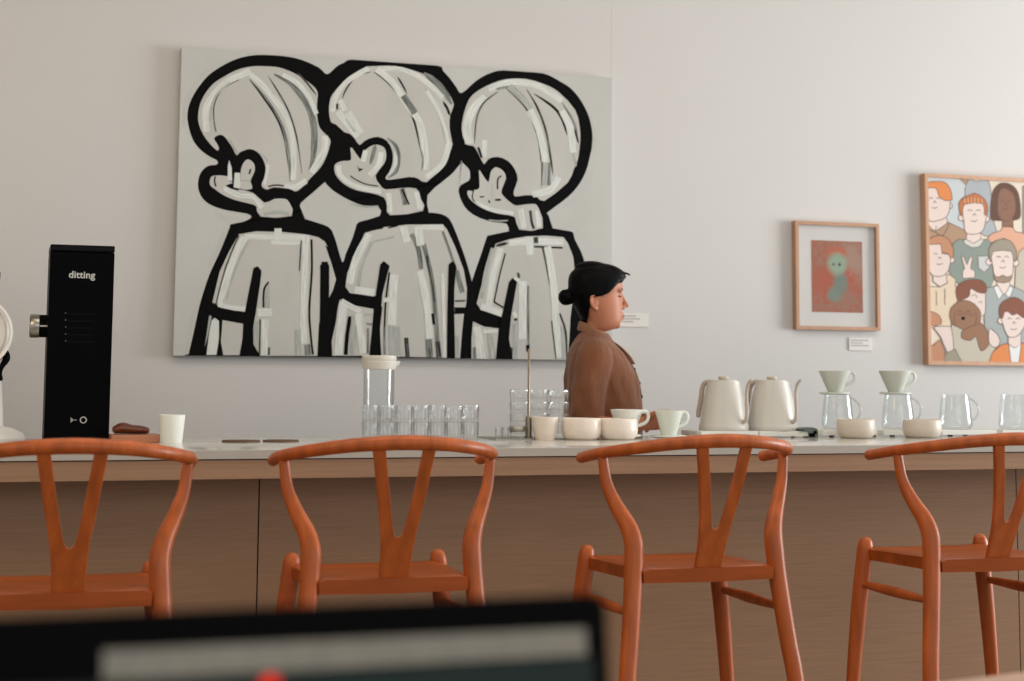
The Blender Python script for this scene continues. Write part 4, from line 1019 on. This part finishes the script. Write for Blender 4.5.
# ------------------------------------------------------------------ woman behind the counter (local x = forward, y = her left)
def interp(tab, z, k):
    zs = [r[0] for r in tab]; return float(np.interp(z, zs, [r[k] for r in tab]))
HEAD = [  # z, back, front, half width
    (1.322, -.012, .045, .034), (1.332, -.018, .082, .045), (1.345, -.022, .101, .052), (1.360, -.028, .107, .056), (1.378, -.038, .1095, .061), (1.40, -.049, .1095, .066),
    (1.42, -.061, .110, .0705), (1.44, -.070, .1085, .0735), (1.462, -.0755, .1065, .075), (1.475, -.078, .1120, .0755), (1.50, -.079, .1125, .0755), (1.525, -.077, .105, .071),
    (1.545, -.066, .089, .061), (1.558, -.048, .068, .048), (1.567, -.026, .040, .030), (1.570, -.004, .014, .012)]
def slices(bm, tab, zs, seg=40, off=0, clampf=None, e=2.25, taper=.14):
    rings = []
    for z in zs:
        fb, ff, w_ = interp(tab, z, 1) - off, interp(tab, z, 2) + off, interp(tab, z, 3) + off
        c, a = (fb + ff) / 2, (ff - fb) / 2; ring = []
        for i in range(seg):
            t = 2 * PI * i / seg; ct, st = math.cos(t), math.sin(t)
            x = c + a * math.copysign(abs(ct) ** (2 / e), ct); y = w_ * math.copysign(abs(st) ** (2 / e), st) * (1 - taper * max(0, ct) - .05 * max(0, -ct))
            if clampf: x = min(x, clampf(z, y))
            ring.append(bm.verts.new((x, y, z)))
        rings.append(ring)
    for a, b_ in zip(rings, rings[1:]):
        for i in range(seg):
            j = (i + 1) % seg; bm.faces.new((a[i], a[j], b_[j], b_[i]))
    bm.faces.new(rings[0]); bm.faces.new(rings[-1])
def ell(bm, x, y, z, rx, ry, rz, rot=None):
    b2 = bmesh.new(); bmesh.ops.create_uvsphere(b2, u_segments=16, v_segments=10, radius=1)
    bmesh.ops.scale(b2, vec=(rx, ry, rz), verts=b2.verts)
    if rot: bmesh.ops.transform(b2, matrix=rot, verts=b2.verts)
    bmesh.ops.translate(b2, vec=(x, y, z), verts=b2.verts); merge(bm, b2)
PLOC = (2.055, 5.40, 0); PROT = math.radians(-15)
b = bmesh.new()
slices(b, HEAD, [1.322, 1.327, 1.333, 1.34, 1.35, 1.36, 1.37, 1.38, 1.39, 1.40, 1.41, 1.42, 1.43, 1.44, 1.45, 1.46, 1.47, 1.48, 1.50, 1.52, 1.535, 1.548, 1.558, 1.565, 1.57])
# nose, lips, chin, brow
tube(b, [(.103, 0, 1.470, .007), (.111, 0, 1.448, .008), (.1215, 0, 1.430, .0085), (.129, 0, 1.419, .0085)], n=4, seg=12)
ell(b, .113, .010, 1.412, .010, .008, .0075); ell(b, .113, -.010, 1.412, .010, .008, .0075)
tube(b, [(.100, -.026, 1.3815, .003), (.109, -.013, 1.386, .006), (.1125, 0, 1.387, .0065), (.109, .013, 1.386, .006), (.100, .026, 1.3815, .003)], n=4, seg=10)
tube(b, [(.099, -.022, 1.378, .003), (.107, -.011, 1.373, .006), (.1095, 0, 1.372, .007), (.107, .011, 1.373, .006), (.099, .022, 1.378, .003)], n=4, seg=10)
ell(b, .088, 0, 1.347, .018, .022, .014)
for s in (-1, 1):
    ell(b, .098, s * .030, 1.474, .012, .022, .006)        # brow ridge
    # ear: rim and lobe
    tube(b, [(.016, s * .070, 1.438, .0045), (.006, s * .078, 1.452, .0048), (-.010, s * .081, 1.448, .0048), (-.014, s * .080, 1.430, .0046), (-.006, s * .076, 1.412, .0048), (.006, s * .071, 1.402, .0065)], n=5, seg=8)
    ell(b, 0, s * .072, 1.428, .014, .006, .022)
tube(b, [(-.006, 0, 1.26, .056, .066), (.003, 0, 1.31, .044, .046), (.006, 0, 1.35, .040, .042), (.010, 0, 1.39, .042, .045)], n=4, seg=20, up=(1, 0, 0))
tube(b, [(.01, 0, .80, .105, .15), (.02, 0, .95, .10, .135), (.035, 0, 1.10, .11, .14), (.015, 0, 1.20, .09, .15), (-.005, 0, 1.25, .06, .11), (-.012, 0, 1.28, .045, .06)], n=4, seg=24, up=(1, 0, 0))
for s in (-1, 1):
    tube(b, [(.01, s * .08, .86, .09), (.012, s * .085, .66, .075), (.015, s * .09, .46, .054), (-.005, s * .09, .33, .052), (-.012, s * .09, .17, .038), (-.012, s * .09, .075, .034)], n=4, seg=16)
    tube(b, [(-.05, s * .09, .04, .03), (.03, s * .093, .042, .034), (.12, s * .098, .03, .024)], n=4, seg=12)
# right arm (near the camera) and hand closed on the dripper
WR = (.138, -.298, .992)
tube(b, [(-.005, -.135, 1.235, .045), (-.02, -.18, 1.15, .045), (-.03, -.20, 1.045, .039), (-.035, -.208, .988, .034)], n=4, seg=16)
tube(b, [(-.035, -.208, .988, .034), (.02, -.24, .985, .033), (.08, -.275, .985, .028), WR + (.0225,)], n=4, seg=16)
tube(b, [WR + (.022, .021), (.165, -.302, .999, .028, .0155), (.195, -.303, 1.006, .034, .0145), (.208, -.303, 1.009, .032, .0125)], n=4, seg=16, up=(0, 0, 1))
for zr, ln_, r_ in ((1.035, .066, .0088), (1.018, .073, .0090), (1.0005, .068, .0086), (.985, .052, .0078)):
    tube(b, [(.195, -.303, zr, r_), (.212 + .02 * ln_ / .07, -.306, zr + .001, r_), (.222 + .3 * ln_, -.310, zr, r_ * .95), (.226 + .55 * ln_, -.322, zr - .002, r_ * .88), (.226 + .62 * ln_, -.336, zr - .004, r_ * .8)], n=4, seg=12)
tube(b, [(.158, -.305, 1.010, .0125), (.176, -.328, 1.026, .0112), (.192, -.346, 1.034, .0098), (.207, -.358, 1.037, .0082)], n=4, seg=12)
# left arm behind, hand resting near the other
tube(b, [(-.005, .135, 1.235, .045), (-.02, .18, 1.15, .045), (-.02, .21, 1.045, .041), (-.015, .215, 1.0, .038)], n=4, seg=16)
tube(b, [(-.015, .215, 1.0, .038), (.05, .15, .995, .034), (.12, .06, .99, .028), (.155, .02, .99, .022)], n=4, seg=16)
tube(b, [(.15, .025, .99, .022, .02), (.17, .0, .988, .030, .014), (.19, -.03, .986, .033, .0135)], n=4, seg=16, up=(.5, .6, .3))
for k in range(4):
    o_ = (k - 1.5) * .017; L_ = (.062, .07, .066, .052)[k]
    tube(b, [(.187 + o_ * .45, -.026 + o_ * .5, .988 + o_ * .5, .0085), (.20 + o_ * .45, -.026 - L_ * .55 + o_ * .3, .986 + o_ * .5, .0083), (.20 + o_ * .45, -.026 - L_ + o_ * .3, .974 + o_ * .45, .0075)], n=4, seg=10)
tube(b, [(.16, .01, .998, .012), (.185, .0, 1.012, .0105), (.20, -.022, 1.018, .0085)], n=4, seg=10)
me = remeshed('person', b, .0038, 3)
woman = link('person', me, SKIN); woman.location = PLOC; woman.rotation_euler = (0, 0, PROT)
tag(woman, 'woman in a brown shirt, black hair in a low bun, standing behind the counter', 'person')
# hair: skull cap with a clean hairline, bun and a loose strand
def hairline(z, y):
    if z > 1.528: return .2
    if z > 1.458: f = .050 + (z - 1.458) / .07 * .070
    elif z > 1.446: f = .012 + (z - 1.446) / .012 * .038
    else: f = -.012 - (1.446 - z) * .12
    return f + (.012 if abs(y) < .035 else 0) * (1 if z > 1.47 else 0)
b = bmesh.new()
slices(b, HEAD, [1.352, 1.36, 1.375, 1.39, 1.405, 1.42, 1.435, 1.445, 1.449, 1.455, 1.462, 1.47, 1.48, 1.49, 1.50, 1.51, 1.52, 1.527, 1.531, 1.54, 1.548, 1.556, 1.562, 1.567, 1.57], off=.0105, clampf=hairline, seg=48)
ell(b, -.005, 0, 1.558, .062, .05, .026); ell(b, .052, 0, 1.541, .076, .054, .033, Matrix.Rotation(.22, 4, 'Y'))
tube(b, [(-.060, 0, 1.448, .022), (-.078, 0, 1.448, .018)], n=3, seg=14)
ell(b, -.094, 0, 1.449, .028, .033, .031, Matrix.Rotation(.4, 4, 'Y'))
for k in range(7):
    a = k * .9; tube(b, [(-.082, .026 * math.sin(a), 1.449 + .024 * math.cos(a), .007), (-.107, .023 * math.sin(a + .5), 1.449 + .021 * math.cos(a + .5), .009), (-.120, .008 * math.sin(a + 1), 1.449 + .007 * math.cos(a + 1), .007)], n=4, seg=8)
me = remeshed('hair', b, .0042, 2)
for v in me.vertices:
    d_ = .0016 * noise.noise(Vector((v.co.x * 25, v.co.y * 160, v.co.z * 40))); v.co += v.normal * d_
link('hair', me, HAIR, woman)
b = bmesh.new()
for y in (-.008, .004, .012): tube(b, [(.100, y, 1.548, .0022), (.126, y * 1.5, 1.540, .0018), (.141, y * 2, 1.533, .0008)], n=4, seg=6)
obj('loose_strands', b, HAIR, woman)
for s in (-1, 1):
    b = bmesh.new(); tube(b, [(.1105, s * .014, 1.4755, .0016), (.1085, s * .030, 1.4795, .0021), (.0985, s * .046, 1.475, .0011)], n=4, seg=6); obj('eyebrow', b, HAIR, woman)
    b = bmesh.new(); tube(b, [(.1045, s * .018, 1.4525, .0014), (.1025, s * .032, 1.4505, .0021), (.0945, s * .044, 1.4535, .0014)], n=4, seg=6); obj('eyelash', b, HAIR, woman)
b = bmesh.new()
tube(b, [(.1035, -.022, 1.3798, .0018), (.1125, -.010, 1.3805, .0042), (.1152, 0, 1.380, .005), (.1125, .010, 1.3805, .0042), (.1035, .022, 1.3798, .0018)], n=4, seg=8)
obj('lips', b, mat('lip_rose', (168, 92, 84), rough=.45), woman)
# shirt
SH = [(.76, -.110, .150, .185), (.85, -.104, .165, .180), (.95, -.100, .180, .180), (1.02, -.098, .180, .182), (1.08, -.096, .179, .185), (1.13, -.095, .172, .188), (1.17, -.094, .160, .188), (1.21, -.093, .138, .184),
      (1.245, -.088, .113, .170), (1.27, -.078, .092, .148), (1.29, -.066, .075, .112), (1.305, -.056, .066, .080), (1.318, -.048, .058, .062)]
b = bmesh.new(); slices(b, SH, list(np.linspace(.76, 1.318, 30)), seg=48, e=2.4, taper=.12)
for s in (-1, 1):
    f0 = -.0 if s < 0 else .01
    tube(b, [(-.006, s * .135, 1.258, .052, .050), (-.010, s * .168, 1.225, .064, .056), (-.026, s * .188, 1.15, .065, .058), (-.034 + f0, s * .200, 1.07, .062, .058), (-.037 + f0, s * .206, 1.0, .061, .056), (-.038 + f0, s * .207, .962, .060, .055)], n=5, seg=24, up=(1, 0, 0), round_caps=False)
me = remeshed('shirt', b, .0055, 3)
for v in me.vertices:
    p = v.co
    n1 = noise.noise(Vector((p.x * 22 + p.z * 7, p.y * 14, p.z * 5.0)))
    n2 = noise.noise(Vector((p.x * 9 - p.z * 10 + 7, p.y * 9, p.z * 12)))
    k = min(1, max(0, (1.27 - p.z) / .12))
    v.co += v.normal * (k * (.008 * n1 + .0055 * n2) + .001 * noise.noise(p * 60))
shirt = link('shirt', me, SHIRT, woman)
b = bmesh.new()   # folded collar: tilted band round the neck running into two lapels
ring = []
for k in range(19):
    a = math.radians(30 + 300 * k / 18); ca = math.cos(a); sa = math.sin(a)
    ring.append((.008 + .058 * ca, .058 * sa, 1.315 - .032 * (ca + .2) + .004, .018, .004))
tube(b, ring, n=2, seg=10, up=(.25, 0, 1))
for s in (-1, 1):
    tube(b, [(.050, s * .038, 1.291, .022, .005), (.093, s * .048, 1.268, .023, .005), (.131, s * .042, 1.234, .015, .005), (.152, s * .028, 1.206, .004, .004)], n=4, seg=10, up=(-.3, s * .8, .25))
obj('collar', b, mat('collar_linen', (140, 100, 75), rough=.9, spec=.15, sheen=.2), shirt)
b = bmesh.new()
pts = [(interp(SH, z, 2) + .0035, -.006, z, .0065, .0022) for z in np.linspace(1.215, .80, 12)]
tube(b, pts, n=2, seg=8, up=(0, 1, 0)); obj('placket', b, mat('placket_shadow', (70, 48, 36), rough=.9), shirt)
for z in (1.185, 1.135, 1.085, 1.035):
    b = bmesh.new(); ell(b, interp(SH, z, 2) + .0055, -.010, z, .003, .006, .006); obj('button', b, mat('button_dark', (38, 28, 24), rough=.4), shirt)
# trousers and shoes
b = bmesh.new()
tube(b, [(.01, 0, .90, .115, .16), (.0, 0, .82, .115, .165), (.0, 0, .76, .10, .15)], n=3, seg=24, up=(1, 0, 0))
for s in (-1, 1): tube(b, [(.005, s * .082, .82, .10), (.01, s * .088, .62, .088), (.012, s * .092, .44, .075), (0, s * .092, .25, .068), (-.008, s * .092, .085, .064)], n=4, seg=18, round_caps=False)
link('trousers', remeshed('trousers', b, .012, 4), TROUSER, woman)
for s in (-1, 1):
    b = bmesh.new()
    tube(b, [(-.06, s * .09, .040, .034, .036), (0, s * .092, .048, .044, .040), (.08, s * .097, .036, .034, .044), (.15, s * .10, .028, .024, .034)], n=4, seg=16, up=(0, 0, 1))
    for v in b.verts: v.co.z = max(v.co.z, 0.0)
    obj('shoe', b, mat('shoe_black', (22, 20, 20), rough=.5), woman)
# ------------------------------------------------------------------ foreground: shared table and laptop
p1, p2 = atZ(945, 681, .76), atZ(1024, 671.2, .76)
d = (p2 - p1).normalized(); ang = math.atan2(d.y, d.x)
tb = thing('cafe_table', 'pale wooden table edge blurred at the bottom right corner, under the laptop', 'table', (p1.x, p1.y, 0), rotz=ang)
b = bmesh.new(); box(b, -1.75, 1.1, -1.15, 0, .728, .76, .004); obj('tabletop', b, wood('pale_table_wood', (206, 160, 128), rough=.35, coat=.1, stretch=(3, 30, 30), amt=.08), tb, smooth=False)
for x in (-1.66, 1.01):
    for y in (-1.06, -.09):
        b = bmesh.new(); tube(b, [(x, y, 0, .022), (x, y, .73, .03)], n=1, seg=14, round_caps=False); obj('leg', b, W_CHAIR, tb)
YL = .95
c_ = atY(592, 612, YL); l0 = atY(0, 628, YL)
Wl = .40; YT = YL + .031; xr = atY(604, 640, YT).x; zt = atY(560, 595, YT).z
LH = (zt - .775) / math.cos(math.radians(7))
lap = thing('laptop', 'blurred open black laptop in the near foreground with a pale bar across its screen', 'laptop', (xr - Wl / 2, YL, .76), rotz=math.radians(.6))
b = bmesh.new(); box(b, -Wl / 2, Wl / 2, -.27, -.005, 0.0005, .014, .004); bs_ = obj('base', b, BLACKM, lap, smooth=False)
b = bmesh.new()
for r_ in range(5):
    for k in range(13): box(b, -.17 + k * .0262, -.17 + k * .0262 + .022, -.13 + r_ * .021, -.13 + r_ * .021 + .017, .014, .0155)
obj('keyboard', b, mat('keys', (24, 24, 24), rough=.5), bs_, smooth=False)
def lid_obj(name, b, m, par):
    bmesh.ops.transform(b, matrix=Matrix.Translation((0, -.0, .015)) @ Matrix.Rotation(math.radians(-7), 4, 'X'), verts=b.verts)
    return obj(name, b, m, par, smooth=False)
b = bmesh.new(); plate(b, rrect(-Wl / 2, Wl / 2, 0, LH, .012), -.003, .005); ld = lid_obj('lid', b, BLACKM, lap)
def scr(name, x0, x1, z0, z1, rgb, lift, em=.55, na=0):
    b = bmesh.new(); box(b, x0, x1, -.003 - lift, -.003, z0, z1); lid_obj(name, b, mat(name + '_glow', rgb, rough=.5, spec=.04, emit=em, noise_amt=na, scale=(60, 1, 60)), ld)
sx0, sx1 = -Wl / 2 + .011, Wl / 2 - .011
def lx(px): return atY(px, 640, YT).x - (xr - Wl / 2)
def lz(py): return LH - (atY(300, 600, YT).z - atY(300, py, YT).z) 
scr('screen', sx0, sx1, .016, LH - .012, (4, 4, 4), .0006, .0)
scr('app_window', sx0 + .0, sx1, .016, lz(666), (40, 50, 48), .0009, .2)
scr('toolbar', lx(103), lx(582), lz(663), lz(635), (120, 116, 106), .0014, .40, .14)
b = bmesh.new(); q = lx(268); z = lz(676); lathe(b, [(0, -.0048), (.0065, -.0048), (.0065, -.003), (0, -.003)], q, 0, z, seg=18, axis='y'); lid_obj('red_icon', b, mat('red_icon_glow', (220, 40, 20), rough=.5, spec=.05, emit=.5), ld)

# ------------------------------------------------------------------ light
w = bpy.data.worlds.new('world'); sc.world = w; w.use_nodes = True
w.node_tree.nodes['Background'].inputs[0].default_value = (.93, .96, 1, 1)
w.node_tree.nodes['Background'].inputs[1].default_value = .7
def area(name, loc, target, sx, sy, power, col):
    l = bpy.data.lights.new(name, 'AREA'); l.shape = 'RECTANGLE'; l.size = sx; l.size_y = sy; l.energy = power; l.color = col
    o = bpy.data.objects.new(name, l); C.objects.link(o); o.location = loc
    d = Vector(target) - Vector(loc); o.rotation_euler = d.to_track_quat('-Z', 'Y').to_euler(); return o
area('daylight_window', (9.6, 3.4, 1.5), (2.0, 5.0, 1.15), 3.0, 2.4, 490, (.95, .98, 1))
area('front_daylight', (1.5, -2.8, 2.4), (1.5, 4, 1.0), 6, 2.2, 50, (1, .98, .95))
area('warm_room_lamp', (-2.5, 2.0, 3.3), (-.5, 6, 1.6), 1.5, 1.5, 41, (1, .74, .44))
area('overhead_fill', (1.8, 3.6, 3.62), (1.8, 4.2, 0), 5, 1.6, 52, (1, .95, .88))  # unseen fill light added overhead to brighten countertop, bowls and seats
sc.view_settings.view_transform = 'Standard'
sc.view_settings.look = 'None'
sc.view_settings.exposure = 0
sc.cycles.max_bounces = 8
sc.cycles.transparent_max_bounces = 32
